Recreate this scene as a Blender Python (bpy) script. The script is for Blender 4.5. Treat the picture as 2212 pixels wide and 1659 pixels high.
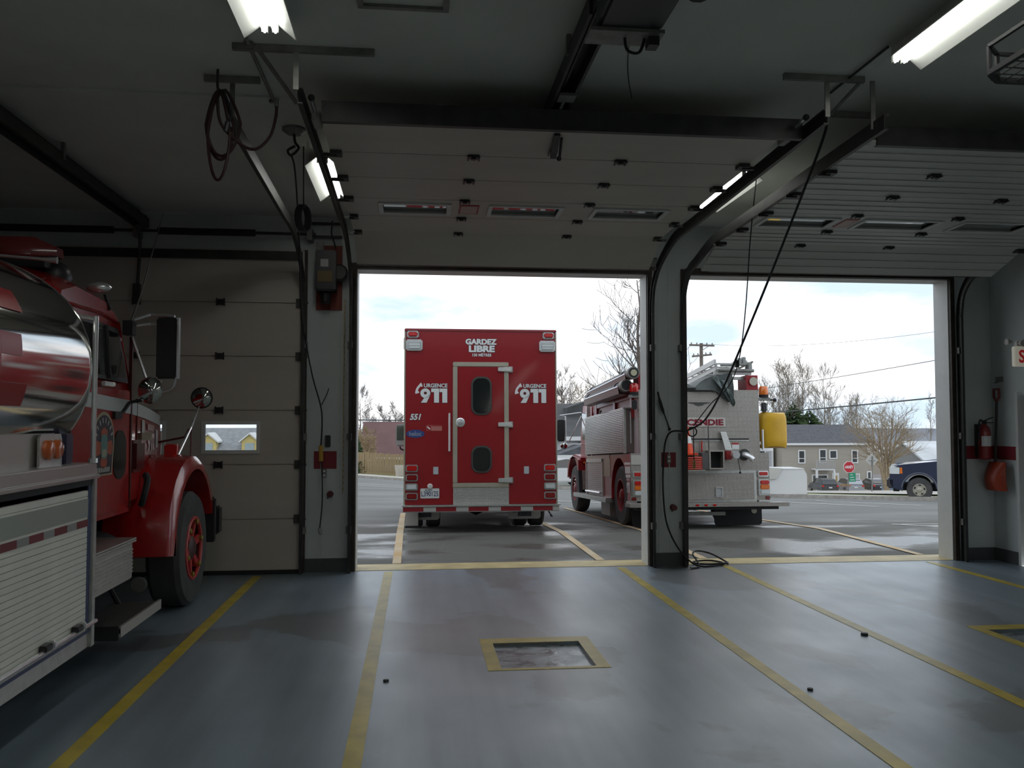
import bpy, math, random
from mathutils import Vector, Matrix
PI = math.pi
for o in list(bpy.data.objects):
    bpy.data.objects.remove(o)
scene = bpy.context.scene
COL = scene.collection

# ---------------------------------------------------------------- camera
EYE = 1.77
cam_data = bpy.data.cameras.new('camera')
cam_data.sensor_fit = 'HORIZONTAL'
cam_data.sensor_width = 36.0
cam_data.lens = 36.0 * 1880.0 / 2212.0
cam_data.clip_start = 0.05
cam_data.clip_end = 6000
cam = bpy.data.objects.new('camera', cam_data)
COL.objects.link(cam)
cam.location = (0, 0, EYE)
cam.rotation_euler = (PI / 2 + 0.0444, 0, -0.109)
scene.camera = cam

# ---------------------------------------------------------------- exposure
vs = scene.view_settings
vs.view_transform = 'Standard'
vs.look = 'None'
vs.exposure = 0.0
vs.gamma = 1.0
vs.use_curve_mapping = False

# ---------------------------------------------------------------- sky: bright broken overcast
world = bpy.data.worlds.new('world')
scene.world = world
world.use_nodes = True
nt = world.node_tree
nt.nodes.clear()
N = nt.nodes.new
wo = N('ShaderNodeOutputWorld')
bg = N('ShaderNodeBackground')
tc = N('ShaderNodeTexCoord')
mp = N('ShaderNodeMapping')
mp.inputs['Scale'].default_value = (1.0, 1.0, 3.2)
mp.inputs['Location'].default_value = (0.35, 0.1, 0.05)
nz = N('ShaderNodeTexNoise')
nz.inputs['Scale'].default_value = 3.1
nz.inputs['Detail'].default_value = 6
nz.inputs['Roughness'].default_value = 0.55
rp = N('ShaderNodeValToRGB')
rp.color_ramp.elements[0].position = 0.42
rp.color_ramp.elements[0].color = (0.70, 0.86, 1.02, 1)
rp.color_ramp.elements[1].position = 0.57
rp.color_ramp.elements[1].color = (1.28, 1.28, 1.30, 1)
L = nt.links.new
L(tc.outputs['Generated'], mp.inputs['Vector'])
L(mp.outputs['Vector'], nz.inputs['Vector'])
L(nz.outputs['Fac'], rp.inputs['Fac'])
L(rp.outputs['Color'], bg.inputs['Color'])
bg.inputs['Strength'].default_value = 1.12
L(bg.outputs['Background'], wo.inputs['Surface'])

# ---------------------------------------------------------------- materials
MATS = {}
def mat(name, col, rough=0.6, metal=0.0, var=0.0, scale=6.0, bump=0.0, bscale=60.0, coat=0.0, spec=0.5,
        rvar=0.0, col2=None, stretch=(1, 1, 1), emit=0.0, trans=0.0, alpha=1.0):
    if name in MATS:
        return MATS[name]
    m = bpy.data.materials.new(name)
    m.use_nodes = True
    t = m.node_tree
    b = t.nodes['Principled BSDF']
    b.inputs['Base Color'].default_value = (*col, 1)
    b.inputs['Roughness'].default_value = rough
    b.inputs['Metallic'].default_value = metal
    b.inputs['Coat Weight'].default_value = coat
    b.inputs['Coat Roughness'].default_value = 0.08
    b.inputs['Specular IOR Level'].default_value = spec
    if emit:
        b.inputs['Emission Color'].default_value = (*col, 1)
        b.inputs['Emission Strength'].default_value = emit
    if trans:
        b.inputs['Transmission Weight'].default_value = trans
        b.inputs['IOR'].default_value = 1.45
    co = t.nodes.new('ShaderNodeTexCoord')
    mg = t.nodes.new('ShaderNodeMapping')
    mg.inputs['Scale'].default_value = stretch
    t.links.new(co.outputs['Object'], mg.inputs['Vector'])
    if var or col2 or rvar:
        n = t.nodes.new('ShaderNodeTexNoise')
        n.inputs['Scale'].default_value = scale
        n.inputs['Detail'].default_value = 5
        t.links.new(mg.outputs['Vector'], n.inputs['Vector'])
        r = t.nodes.new('ShaderNodeValToRGB')
        r.color_ramp.elements[0].position = 0.32
        r.color_ramp.elements[1].position = 0.68
        c2 = col2 if col2 else tuple(min(1, c * (1 + var)) for c in col)
        c1 = col if col2 else tuple(c * (1 - var) for c in col)
        r.color_ramp.elements[0].color = (*c1, 1)
        r.color_ramp.elements[1].color = (*c2, 1)
        t.links.new(n.outputs['Fac'], r.inputs['Fac'])
        t.links.new(r.outputs['Color'], b.inputs['Base Color'])
        if rvar:
            q = t.nodes.new('ShaderNodeMapRange')
            q.inputs['From Min'].default_value = 0.35
            q.inputs['From Max'].default_value = 0.65
            q.inputs['To Min'].default_value = max(0.02, rough - rvar)
            q.inputs['To Max'].default_value = min(1, rough + rvar)
            t.links.new(n.outputs['Fac'], q.inputs['Value'])
            t.links.new(q.outputs['Result'], b.inputs['Roughness'])
    if bump:
        n2 = t.nodes.new('ShaderNodeTexNoise')
        n2.inputs['Scale'].default_value = bscale
        n2.inputs['Detail'].default_value = 3
        t.links.new(mg.outputs['Vector'], n2.inputs['Vector'])
        bp = t.nodes.new('ShaderNodeBump')
        bp.inputs['Strength'].default_value = bump
        bp.inputs['Distance'].default_value = 0.02
        t.links.new(n2.outputs['Fac'], bp.inputs['Height'])
        t.links.new(bp.outputs['Normal'], b.inputs['Normal'])
    MATS[name] = m
    return m

def diamond_plate(name, col, rough, pitch):
    """aluminium tread plate: raised lozenges from two crossed checks"""
    m = bpy.data.materials.new(name)
    m.use_nodes = True
    t = m.node_tree
    b = t.nodes['Principled BSDF']
    b.inputs['Metallic'].default_value = 0.75
    b.inputs['Roughness'].default_value = rough
    co = t.nodes.new('ShaderNodeTexCoord')
    sx = t.nodes.new('ShaderNodeSeparateXYZ')
    t.links.new(co.outputs['Object'], sx.inputs[0])
    def mth(op, a, bb):
        q = t.nodes.new('ShaderNodeMath'); q.operation = op
        for i, z in enumerate((a, bb)):
            if isinstance(z, (int, float)):
                q.inputs[i].default_value = z
            elif z is not None:
                t.links.new(z, q.inputs[i])
        return q.outputs[0]
    u = mth('ADD', sx.outputs[0], sx.outputs[1])
    w = sx.outputs[2]
    k = 2 * PI / pitch
    s1 = mth('SINE', mth('MULTIPLY', mth('ADD', u, w), k), None)
    s2 = mth('SINE', mth('MULTIPLY', mth('SUBTRACT', u, w), k), None)
    h = mth('MULTIPLY', s1, s2)
    r = t.nodes.new('ShaderNodeValToRGB')
    r.color_ramp.elements[0].position = 0.15
    r.color_ramp.elements[1].position = 0.55
    r.color_ramp.elements[0].color = (*[c * 0.78 for c in col], 1)
    r.color_ramp.elements[1].color = (*col, 1)
    t.links.new(h, r.inputs['Fac'])
    t.links.new(r.outputs['Color'], b.inputs['Base Color'])
    bp = t.nodes.new('ShaderNodeBump')
    bp.inputs['Strength'].default_value = 0.45
    bp.inputs['Distance'].default_value = 0.006
    t.links.new(h, bp.inputs['Height'])
    t.links.new(bp.outputs['Normal'], b.inputs['Normal'])
    MATS[name] = m
    return m

def floor_material():
    """worn blue-grey epoxy with damp patches and darker tyre lanes"""
    m = bpy.data.materials.new('floor_epoxy')
    m.use_nodes = True
    t = m.node_tree
    b = t.nodes['Principled BSDF']
    nn = t.nodes.new; lk = t.links.new
    co = nn('ShaderNodeTexCoord')
    def noise(scale, detail, st, loc=(0, 0, 0), dist=0.0):
        mg = nn('ShaderNodeMapping'); mg.inputs['Scale'].default_value = st; mg.inputs['Location'].default_value = loc
        lk(co.outputs['Object'], mg.inputs['Vector'])
        n = nn('ShaderNodeTexNoise'); n.inputs['Scale'].default_value = scale; n.inputs['Detail'].default_value = detail
        n.inputs['Distortion'].default_value = dist
        lk(mg.outputs['Vector'], n.inputs['Vector'])
        return n.outputs['Fac']
    def ramp(src, p0, c0, p1, c1):
        r = nn('ShaderNodeValToRGB')
        r.color_ramp.elements[0].position = p0; r.color_ramp.elements[0].color = (*c0, 1)
        r.color_ramp.elements[1].position = p1; r.color_ramp.elements[1].color = (*c1, 1)
        lk(src, r.inputs['Fac']); return r.outputs['Color']
    base = ramp(noise(1.3, 6, (1, 0.6, 1)), 0.3, (0.15, 0.20, 0.24), 0.7, (0.20, 0.26, 0.305))
    worn = ramp(noise(0.55, 8, (1, 0.8, 1), (9.3, 4.1, 0), 0.4), 0.56, (0, 0, 0), 0.585, (1, 1, 1))
    mx = nn('ShaderNodeMix'); mx.data_type = 'RGBA'
    lk(worn, mx.inputs[0]); lk(base, mx.inputs[6])
    mx.inputs[7].default_value = (0.115, 0.13, 0.138, 1)
    streak = ramp(noise(2.2, 6, (2.2, 0.16, 1), (1, 0, 0)), 0.35, (0.78, 0.78, 0.78), 0.65, (1.1, 1.1, 1.1))
    m2 = nn('ShaderNodeMix'); m2.data_type = 'RGBA'; m2.blend_type = 'MULTIPLY'
    m2.inputs[0].default_value = 1.0
    lk(mx.outputs[2], m2.inputs[6]); lk(streak, m2.inputs[7])
    lk(m2.outputs[2], b.inputs['Base Color'])
    rr = nn('ShaderNodeMapRange')
    rr.inputs['From Min'].default_value = 0.3; rr.inputs['From Max'].default_value = 0.7
    rr.inputs['To Min'].default_value = 0.40; rr.inputs['To Max'].default_value = 0.56
    lk(noise(1.7, 6, (1, 0.7, 1), (5, 2, 0)), rr.inputs['Value'])
    lk(rr.outputs['Result'], b.inputs['Roughness'])
    b.inputs['Specular IOR Level'].default_value = 0.85
    b.inputs['Coat Weight'].default_value = 0.6
    b.inputs['Coat Roughness'].default_value = 0.33
    b.inputs['Coat IOR'].default_value = 1.6
    bp = nn('ShaderNodeBump'); bp.inputs['Strength'].default_value = 0.10; bp.inputs['Distance'].default_value = 0.01
    lk(noise(9, 5, (1, 1, 1)), bp.inputs['Height'])
    lk(bp.outputs['Normal'], b.inputs['Normal'])
    MATS['floor'] = m
    return m

def asphalt_material():
    m = bpy.data.materials.new('asphalt')
    m.use_nodes = True
    t = m.node_tree
    b = t.nodes['Principled BSDF']
    nn = t.nodes.new; lk = t.links.new
    co = nn('ShaderNodeTexCoord')
    def noise(scale, detail, st=(1, 1, 1), loc=(0, 0, 0)):
        mg = nn('ShaderNodeMapping'); mg.inputs['Scale'].default_value = st; mg.inputs['Location'].default_value = loc
        lk(co.outputs['Object'], mg.inputs['Vector'])
        n = nn('ShaderNodeTexNoise'); n.inputs['Scale'].default_value = scale; n.inputs['Detail'].default_value = detail
        lk(mg.outputs['Vector'], n.inputs['Vector']); return n.outputs['Fac']
    r = nn('ShaderNodeValToRGB')
    r.color_ramp.elements[0].position = 0.3; r.color_ramp.elements[0].color = (0.125, 0.13, 0.125, 1)
    r.color_ramp.elements[1].position = 0.7; r.color_ramp.elements[1].color = (0.20, 0.205, 0.195, 1)
    lk(noise(0.5, 8, (0.6, 1.4, 1)), r.inputs['Fac'])
    # damp apron near the building: darker and shinier within ~5 m of the slab
    sx = nn('ShaderNodeSeparateXYZ'); lk(co.outputs['Object'], sx.inputs[0])
    ad = nn('ShaderNodeMath'); ad.operation = 'MULTIPLY_ADD'
    lk(noise(0.45, 4, (1, 1, 1), (2, 5, 0)), ad.inputs[0]); ad.inputs[1].default_value = 5.0
    lk(sx.outputs[1], ad.inputs[2])
    wet = nn('ShaderNodeMapRange')
    wet.inputs['From Min'].default_value = 18.0; wet.inputs['From Max'].default_value = 19.6
    wet.inputs['To Min'].default_value = 1.0; wet.inputs['To Max'].default_value = 0.0
    lk(ad.outputs[0], wet.inputs['Value'])
    pud = nn('ShaderNodeMapRange')
    pud.inputs['From Min'].default_value = 0.47; pud.inputs['From Max'].default_value = 0.58
    lk(noise(0.6, 5, (0.7, 1.2, 1), (7.3, 1.2, 0)), pud.inputs['Value'])
    mw = nn('ShaderNodeMath'); mw.operation = 'MULTIPLY'
    lk(wet.outputs['Result'], mw.inputs[0]); lk(pud.outputs['Result'], mw.inputs[1])
    dk = nn('ShaderNodeMix'); dk.data_type = 'RGBA'
    lk(wet.outputs['Result'], dk.inputs[0]); lk(r.outputs['Color'], dk.inputs[6])
    dk.inputs[7].default_value = (0.115, 0.112, 0.10, 1)
    lk(dk.outputs[2], b.inputs['Base Color'])
    ro = nn('ShaderNodeMapRange'); ro.inputs['To Min'].default_value = 0.85; ro.inputs['To Max'].default_value = 0.26
    lk(mw.outputs[0], ro.inputs['Value']); lk(ro.outputs['Result'], b.inputs['Roughness'])
    bp = nn('ShaderNodeBump'); bp.inputs['Strength'].default_value = 0.25; bp.inputs['Distance'].default_value = 0.01
    lk(noise(40, 4), bp.inputs['Height']); lk(bp.outputs['Normal'], b.inputs['Normal'])
    MATS['asphalt'] = m
    return m

wall_m = mat('wall_paint', (0.52, 0.56, 0.56), 0.55, var=0.05, scale=2)
ceil_m = mat('ceiling_board', (0.62, 0.64, 0.60), 0.8, var=0.05, scale=1.5)
base_m = mat('base_paint', (0.07, 0.075, 0.08), 0.5, var=0.1)
reveal_m = mat('reveal_paint', (0.62, 0.63, 0.61), 0.5, var=0.04)
door_m = mat('door_skin', (0.50, 0.46, 0.41), 0.5, var=0.05, scale=3, stretch=(0.3, 1, 1))
doorR_m = mat('door_skin_ribbed', (0.50, 0.51, 0.48), 0.5, var=0.05, scale=3, stretch=(0.3, 1, 1))
steel_m = mat('dark_steel', (0.045, 0.045, 0.043), 0.5, 0.3, var=0.25, scale=8)
galv_m = mat('galvanised', (0.22, 0.22, 0.205), 0.5, 0.45, var=0.2, scale=12)
rust_m = mat('brown_angle_iron', (0.055, 0.043, 0.035), 0.6, 0.3, var=0.3, scale=10)
black_m = mat('black_rubber', (0.014, 0.014, 0.016), 0.7, var=0.2)
blackp_m = mat('black_plastic', (0.02, 0.02, 0.022), 0.4)
yellow_m = mat('yellow_floor_paint', (0.50, 0.38, 0.045), 0.4, var=0.18, scale=5, col2=None)
thresh_m = mat('threshold_paint', (0.56, 0.45, 0.22), 0.5, var=0.15, scale=4)
orange_line_m = mat('faded_orange_line', (0.55, 0.36, 0.16), 0.7, col2=(0.62, 0.52, 0.36), scale=2)
white_line_m = mat('white_line_paint', (0.62, 0.62, 0.58), 0.7, var=0.15)
red_m = mat('fire_red', (0.26, 0.005, 0.010), 0.34, coat=0.2, var=0.05, scale=2)
redt_m = mat('tanker_red', (0.36, 0.010, 0.010), 0.25, coat=0.7, var=0.05, scale=2)
redwall_m = mat('wall_red_stripe', (0.20, 0.012, 0.02), 0.5)
redlens_m = mat('red_lens', (0.55, 0.008, 0.006), 0.15, coat=1.0)
darkred_m = mat('dark_red_lens', (0.22, 0.006, 0.006), 0.15, coat=1.0)
amber_m = mat('amber_lens', (0.75, 0.17, 0.01), 0.15, coat=1.0)
clear_m = mat('clear_lens', (0.62, 0.66, 0.66), 0.2, coat=1.0)
white_m = mat('white_decal', (0.72, 0.74, 0.74), 0.4)
ink_m = mat('black_decal', (0.012, 0.012, 0.018), 0.4)
blueink_m = mat('plate_blue', (0.03, 0.05, 0.13), 0.5)
chrome_m = mat('chrome', (0.80, 0.81, 0.82), 0.22, 0.72)
alu_m = mat('brushed_aluminium', (0.55, 0.55, 0.53), 0.34, 0.85, var=0.1, scale=14)
beige_m = mat('champagne_trim', (0.50, 0.47, 0.38), 0.35, 0.5, var=0.05)
inox_m = mat('polished_stainless', (0.62, 0.61, 0.59), 0.09, 1.0, bump=0.02, bscale=2.5)
slat_m = mat('shutter_slat', (0.74, 0.75, 0.68), 0.45, 0.1, var=0.05, scale=4)
glass_dark_m = mat('tinted_glass', (0.01, 0.012, 0.012), 0.05, coat=1.0)
glass_m = mat('window_pane', (0.42, 0.44, 0.44), 0.04, 0.75)
tyre_m = mat('tyre', (0.05, 0.05, 0.05), 0.75, var=0.25, scale=5)
rim_red_m = mat('red_rim', (0.32, 0.02, 0.02), 0.35, coat=0.4)
tube_m = mat('fluorescent_tube', (1.0, 1.0, 0.96), 0.4, emit=9.5)
fix_m = mat('fixture_enamel', (0.62, 0.64, 0.60), 0.4)
conc_m = mat('threshold_concrete', (0.40, 0.38, 0.33), 0.8, var=0.15)
plate_m = diamond_plate('tread_plate', (0.40, 0.38, 0.345), 0.42, 0.042)
plate2_m = diamond_plate('tread_plate_coarse', (0.60, 0.60, 0.57), 0.36, 0.05)
floor_m = floor_material()
asphalt_m = asphalt_material()

# ---------------------------------------------------------------- mesh helpers
ORG = {}

class MB:
    def __init__(s):
        s.v = []; s.f = []
    def add(s, vs_, fs_):
        n = len(s.v)
        s.v += [Vector(p) for p in vs_]
        s.f += [[i + n for i in q] for q in fs_]
        return s
    def box(s, x0, x1, y0, y1, z0, z1):
        return s.add([(x, y, z) for z in (z0, z1) for y in (y0, y1) for x in (x0, x1)],
                     [(0, 2, 3, 1), (4, 5, 7, 6), (0, 1, 5, 4), (2, 6, 7, 3), (0, 4, 6, 2), (1, 3, 7, 5)])
    def obox(s, c, size, rot=None):
        R = rot.to_3x3() if rot is not None else Matrix.Identity(3)
        c = Vector(c); hx, hy, hz = [q / 2 for q in size]
        return s.add([c + R @ Vector((x, y, z)) for z in (-hz, hz) for y in (-hy, hy) for x in (-hx, hx)],
                     [(0, 2, 3, 1), (4, 5, 7, 6), (0, 1, 5, 4), (2, 6, 7, 3), (0, 4, 6, 2), (1, 3, 7, 5)])
    def bar(s, p0, p1, w, h, up=(0, 0, 1)):
        p0 = Vector(p0); p1 = Vector(p1); d = (p1 - p0)
        if d.length < 1e-6: return s
        dn = d.normalized(); up = Vector(up)
        if abs(dn.dot(up)) > 0.98: up = Vector((1, 0, 0)) if abs(dn.x) < 0.9 else Vector((0, 1, 0))
        a = dn.cross(up).normalized() * w / 2; b = a.cross(dn).normalized() * h / 2
        vs_ = [p + sa * a + sb * b for p in (p0, p1) for sa, sb in ((-1, -1), (1, -1), (1, 1), (-1, 1))]
        return s.add(vs_, [(3, 2, 1, 0), (4, 5, 6, 7), (0, 1, 5, 4), (1, 2, 6, 5), (2, 3, 7, 6), (3, 0, 4, 7)])
    def tube(s, pts, r, n=8, closed=False, cap=True):
        pts = [Vector(p) for p in pts]; m = len(pts)
        rs = r if isinstance(r, (list, tuple)) else [r] * m
        prev = None; rings = []
        for i, p in enumerate(pts):
            if closed: t = pts[(i + 1) % m] - pts[i - 1]
            elif i == 0: t = pts[1] - p
            elif i == m - 1: t = p - pts[-2]
            else: t = pts[i + 1] - pts[i - 1]
            t = t.normalized() if t.length > 1e-9 else Vector((0, 0, 1))
            if prev is None:
                a = t.cross(Vector((0, 0, 1)))
                if a.length < 1e-3: a = t.cross(Vector((1, 0, 0)))
            else:
                a = prev - t * prev.dot(t)
                if a.length < 1e-4: a = t.cross(Vector((0.3, 0.5, 0.8)))
            a.normalize(); prev = a; b = t.cross(a)
            rings.append([p + (a * math.cos(2 * PI * k / n) + b * math.sin(2 * PI * k / n)) * rs[i] for k in range(n)])
        vs_ = [q for rg in rings for q in rg]; fs_ = []
        for i in range(m if closed else m - 1):
            j = (i + 1) % m
            for k in range(n):
                l = (k + 1) % n
                fs_.append((i * n + k, i * n + l, j * n + l, j * n + k))
        if cap and not closed:
            fs_.append(tuple(range(n - 1, -1, -1)))
            fs_.append(tuple((m - 1) * n + k for k in range(n)))
        return s.add(vs_, fs_)
    def prism(s, poly, axis, a0, a1):
        """2-D polygon extruded along an axis: x -> (y,z), y -> (x,z), z -> (x,y)"""
        def P(u, v, a):
            return {'x': (a, u, v), 'y': (u, a, v), 'z': (u, v, a)}[axis]
        n = len(poly)
        vs_ = [P(u, v, a0) for u, v in poly] + [P(u, v, a1) for u, v in poly]
        fs_ = [tuple(range(n - 1, -1, -1)), tuple(range(n, 2 * n))]
        fs_ += [(i, (i + 1) % n, n + (i + 1) % n, n + i) for i in range(n)]
        return s.add(vs_, fs_)
    def lathe(s, prof, c, axis='z', n=20, caps=(True, True)):
        """profile of (radius, height) turned about an axis through c"""
        c = Vector(c); vs_ = []; fs_ = []
        for r, h in prof:
            for k in range(n):
                a = 2 * PI * k / n; u, v = r * math.cos(a), r * math.sin(a)
                vs_.append(c + Vector({'z': (u, v, h), 'y': (u, h, v), 'x': (h, u, v)}[axis]))
        m = len(prof)
        for i in range(m - 1):
            for k in range(n):
                l = (k + 1) % n
                fs_.append((i * n + k, i * n + l, (i + 1) * n + l, (i + 1) * n + k))
        if caps[0]: fs_.append(tuple(range(n - 1, -1, -1)))
        if caps[1]: fs_.append(tuple((m - 1) * n + k for k in range(n)))
        return s.add(vs_, fs_)
    def loft(s, rings, cap=True, closed=True):
        n = len(rings[0]); vs_ = [p for r in rings for p in r]; fs_ = []
        for i in range(len(rings) - 1):
            for k in range(n if closed else n - 1):
                l = (k + 1) % n
                fs_.append((i * n + k, i * n + l, (i + 1) * n + l, (i + 1) * n + k))
        if cap:
            fs_.append(tuple(range(n - 1, -1, -1)))
            fs_.append(tuple((len(rings) - 1) * n + k for k in range(n)))
        return s.add(vs_, fs_)
    def ball(s, c, rx, ry=None, rz=None, n=12, m=8):
        ry = ry or rx; rz = rz or rx; c = Vector(c)
        rings = []
        for i in range(m + 1):
            th = PI * i / m
            rr = max(0.02, math.sin(th))
            rings.append([c + Vector((rx * rr * math.cos(2 * PI * k / n), ry * rr * math.sin(2 * PI * k / n), -rz * math.cos(th))) for k in range(n)])
        return s.loft(rings)
    def frame(s, x0, x1, z0, z1, w, y0, y1):
        """rectangular ring in the xz plane"""
        s.box(x0, x1, y0, y1, z0, z0 + w); s.box(x0, x1, y0, y1, z1 - w, z1)
        s.box(x0, x0 + w, y0, y1, z0 + w, z1 - w); s.box(x1 - w, x1, y0, y1, z0 + w, z1 - w)
        return s
    def build(s, name, m, parent=None, bevel=0.0, smooth=False, seg=2, label=None, kind=None, world=True, origin=None):
        vs_ = s.v
        if parent is not None:
            o0 = ORG[parent.name] if world else Vector((0, 0, 0))
        elif origin is not None:
            o0 = Vector(origin)
        else:
            xs = [p.x for p in vs_]; ys = [p.y for p in vs_]; zs = [p.z for p in vs_]
            o0 = Vector(((min(xs) + max(xs)) / 2, (min(ys) + max(ys)) / 2, min(zs)))
        me = bpy.data.meshes.new(name)
        me.from_pydata([p - o0 for p in vs_], [], s.f)
        me.materials.append(m)
        me.update()
        import bmesh
        bm = bmesh.new(); bm.from_mesh(me)
        bmesh.ops.recalc_face_normals(bm, faces=bm.faces)
        if bevel:
            es = [e for e in bm.edges if len(e.link_faces) == 2 and e.calc_face_angle(0) > 0.6]
            bmesh.ops.bevel(bm, geom=es, offset=bevel, segments=seg, affect='EDGES', clamp_overlap=True)
        bm.to_mesh(me); bm.free()
        if smooth or bevel:
            for p in me.polygons: p.use_smooth = True
            me.set_sharp_from_angle(angle=math.radians(38))
        o = bpy.data.objects.new(name, me)
        COL.objects.link(o)
        if parent is not None:
            o.parent = parent; ORG[o.name] = ORG[parent.name].copy() if world else Vector((0, 0, 0))
        else:
            o.location = o0; ORG[o.name] = o0
        if label: o['label'] = label
        if kind: o['kind'] = kind
        return o

def thing(name, label, cat, loc=(0, 0, 0), rot=(0, 0, 0), group=None, kind=None):
    o = bpy.data.objects.new(name, None)
    o.empty_display_size = 0.1
    COL.objects.link(o)
    o.location = loc; o.rotation_euler = rot
    if label: o['label'] = label
    if cat: o['category'] = cat
    if group: o['group'] = group
    if kind: o['kind'] = kind
    ORG[o.name] = Vector(loc)
    return o

def tag(o, label, cat=None, group=None, kind=None):
    if label: o['label'] = label
    if cat: o['category'] = cat
    if group: o['group'] = group
    if kind: o['kind'] = kind
    return o

def dup(root, loc, rot=None, label=None, group=None):
    r = root.copy(); COL.objects.link(r); r.location = loc
    if rot is not None: r.rotation_euler = rot
    if label: r['label'] = label
    if group: r['group'] = group
    for ch in list(root.children):
        c = ch.copy(); COL.objects.link(c); c.parent = r
        for g in list(ch.children):
            d = g.copy(); COL.objects.link(d); d.parent = c
    return r

def clone(o, parent, shift=(0, 0, 0), rot=None):
    c = o.copy(); COL.objects.link(c); c.parent = parent
    c.location = Vector(o.location) + Vector(shift)
    if rot is not None: c.rotation_euler = rot
    return c

# ---------------------------------------------------------------- lettering (flat print cut as thin letters)
def _glyphs(text, off, shear=0.0, spacing=1.0):
    cu = bpy.data.curves.new('t', 'FONT')
    cu.body = text; cu.size = 1.0; cu.offset = off; cu.shear = shear; cu.space_character = spacing
    cu.resolution_u = 3; cu.extrude = 0.0
    ob = bpy.data.objects.new('t', cu)
    COL.objects.link(ob)
    dg = bpy.context.evaluated_depsgraph_get()
    me = bpy.data.meshes.new_from_object(ob.evaluated_get(dg))
    V = [(v.co.x, v.co.y) for v in me.vertices]; F = [list(p.vertices) for p in me.polygons]
    bpy.data.objects.remove(ob); bpy.data.curves.remove(cu); bpy.data.meshes.remove(me)
    return V, F
_need = [('GARDEZ', .055, 0), ('LIBRE', .055, 0), ('150 M\u00c8TRES', .03, 0), ('URGENCE', .03, 0), ('911', .075, 0), ('551', .04, .25),
         ('heloc', .02, 0), ('L390125', .01, 0), ('INCENDIE', .045, 0), ('E', .05, 0), ('ARR\u00caT', .03, 0),
         ('SORTIE', .03, 0), ('2', .03, 0), ('INCENDIE ', .02, 0)]
GL = {(t, s): _glyphs(t.strip(), o_, s) for t, o_, s in _need}
OUT = {(t, s): _glyphs(t.strip(), o_ + .035, s) for t, o_, s in _need if t in ('GARDEZ', 'LIBRE', '150 M\u00c8TRES', 'URGENCE', '911', '551')}
def _nine_one_one(grow):
    V, F = [], []
    def poly(p):
        n = len(V); V.extend(p); F.append(list(range(n, n + len(p))))
    shifts = [(0, 0)] if not grow else [(.013 * math.cos(a), .028 * math.sin(a)) for a in [2 * PI * k / 10 for k in range(10)]]
    for dx, dy in shifts:
        n = len(V); m_ = 28
        ri = .055 if not grow else .045
        V.extend([(.185 + dx + .185 * math.cos(2 * PI * k / m_), .665 + dy + .337 * math.sin(2 * PI * k / m_)) for k in range(m_)])
        V.extend([(.185 + dx + ri * math.cos(2 * PI * k / m_), .675 + dy + ri * 1.82 * math.sin(2 * PI * k / m_)) for k in range(m_)])
        F.extend([[n + k, n + (k + 1) % m_, n + m_ + (k + 1) % m_, n + m_ + k] for k in range(m_)])
        poly([(x + dx, y + dy) for x, y in ((.37, .64), (.362, .54), (.335, .42), (.235, 0), (.02, 0), (.15, .36), (.24, .40))])
        for s in (0, .305):
            poly([(x + s + dx, y + dy) for x, y in ((.40, 1), (.69, 1), (.69, 0), (.505, 0), (.505, .74), (.40, .74))])
    return V, F
GL[('911', 0)] = _nine_one_one(False)
OUT[('911', 0)] = _nine_one_one(True)
def lettering(text, c, w, h, m, parent, ux=(1, 0, 0), uz=(0, 0, 1), shear=0, name='lettering', label=None, out=False, lift=0.0, world=False, t=0.003):
    V, F = (OUT if out else GL)[(text, shear)]
    V0, _ = GL[(text, shear)]
    x0 = min(p[0] for p in V0); x1 = max(p[0] for p in V0); y0 = min(p[1] for p in V0); y1 = max(p[1] for p in V0)
    c = Vector(c); ux = Vector(ux); uz = Vector(uz); nrm = ux.cross(uz)
    b = MB()
    pts = [c + ux * ((x - (x0 + x1) / 2) / (x1 - x0) * w) + uz * ((y - (y0 + y1) / 2) / (y1 - y0) * h) for x, y in V]
    b.add([p + nrm * (lift + t) for p in pts], F)
    me_o = b.build(name, m, parent, world=world, label=label)
    return me_o

def rrect(x0, x1, z0, z1, r, n=6):
    pts = []
    for cx, cz, a0 in ((x1 - r, z1 - r, 0), (x0 + r, z1 - r, 90), (x0 + r, z0 + r, 180), (x1 - r, z0 + r, 270)):
        for k in range(n + 1):
            a = math.radians(a0 + 90 * k / n)
            pts.append((cx + r * math.cos(a), cz + r * math.sin(a)))
    return pts

def spline(pts, n=6):
    """Catmull-Rom through points"""
    P = [Vector(p) for p in pts]; out = []
    for i in range(len(P) - 1):
        p0 = P[max(0, i - 1)]; p1 = P[i]; p2 = P[i + 1]; p3 = P[min(len(P) - 1, i + 2)]
        for k in range(n):
            t = k / n
            out.append(0.5 * ((2 * p1) + (p2 - p0) * t + (2 * p0 - 5 * p1 + 4 * p2 - p3) * t * t + (3 * p1 - p0 - 3 * p2 + p3) * t ** 3))
    out.append(P[-1]); return out

def zg(x, y):
    """lie of the land outside: falls away towards the street and to the right"""
    if y <= 14: return 0.0
    yy = min(y, 175)
    return -(yy - 14) * (0.0424 + 0.00122 * min(27.5, max(-30, x)))

# ================================================================= THE ROOM
WY = 10.6          # inner face of the door wall
WO = 10.92         # outer face
CZ = 4.25
XL, XR, YB = -7.2, 7.45, -9.0
LD = (-5.14, -1.36); MD = (-0.73, 2.87); RD = (3.36, 6.90)   # clear openings
HEAD = 3.64

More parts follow.
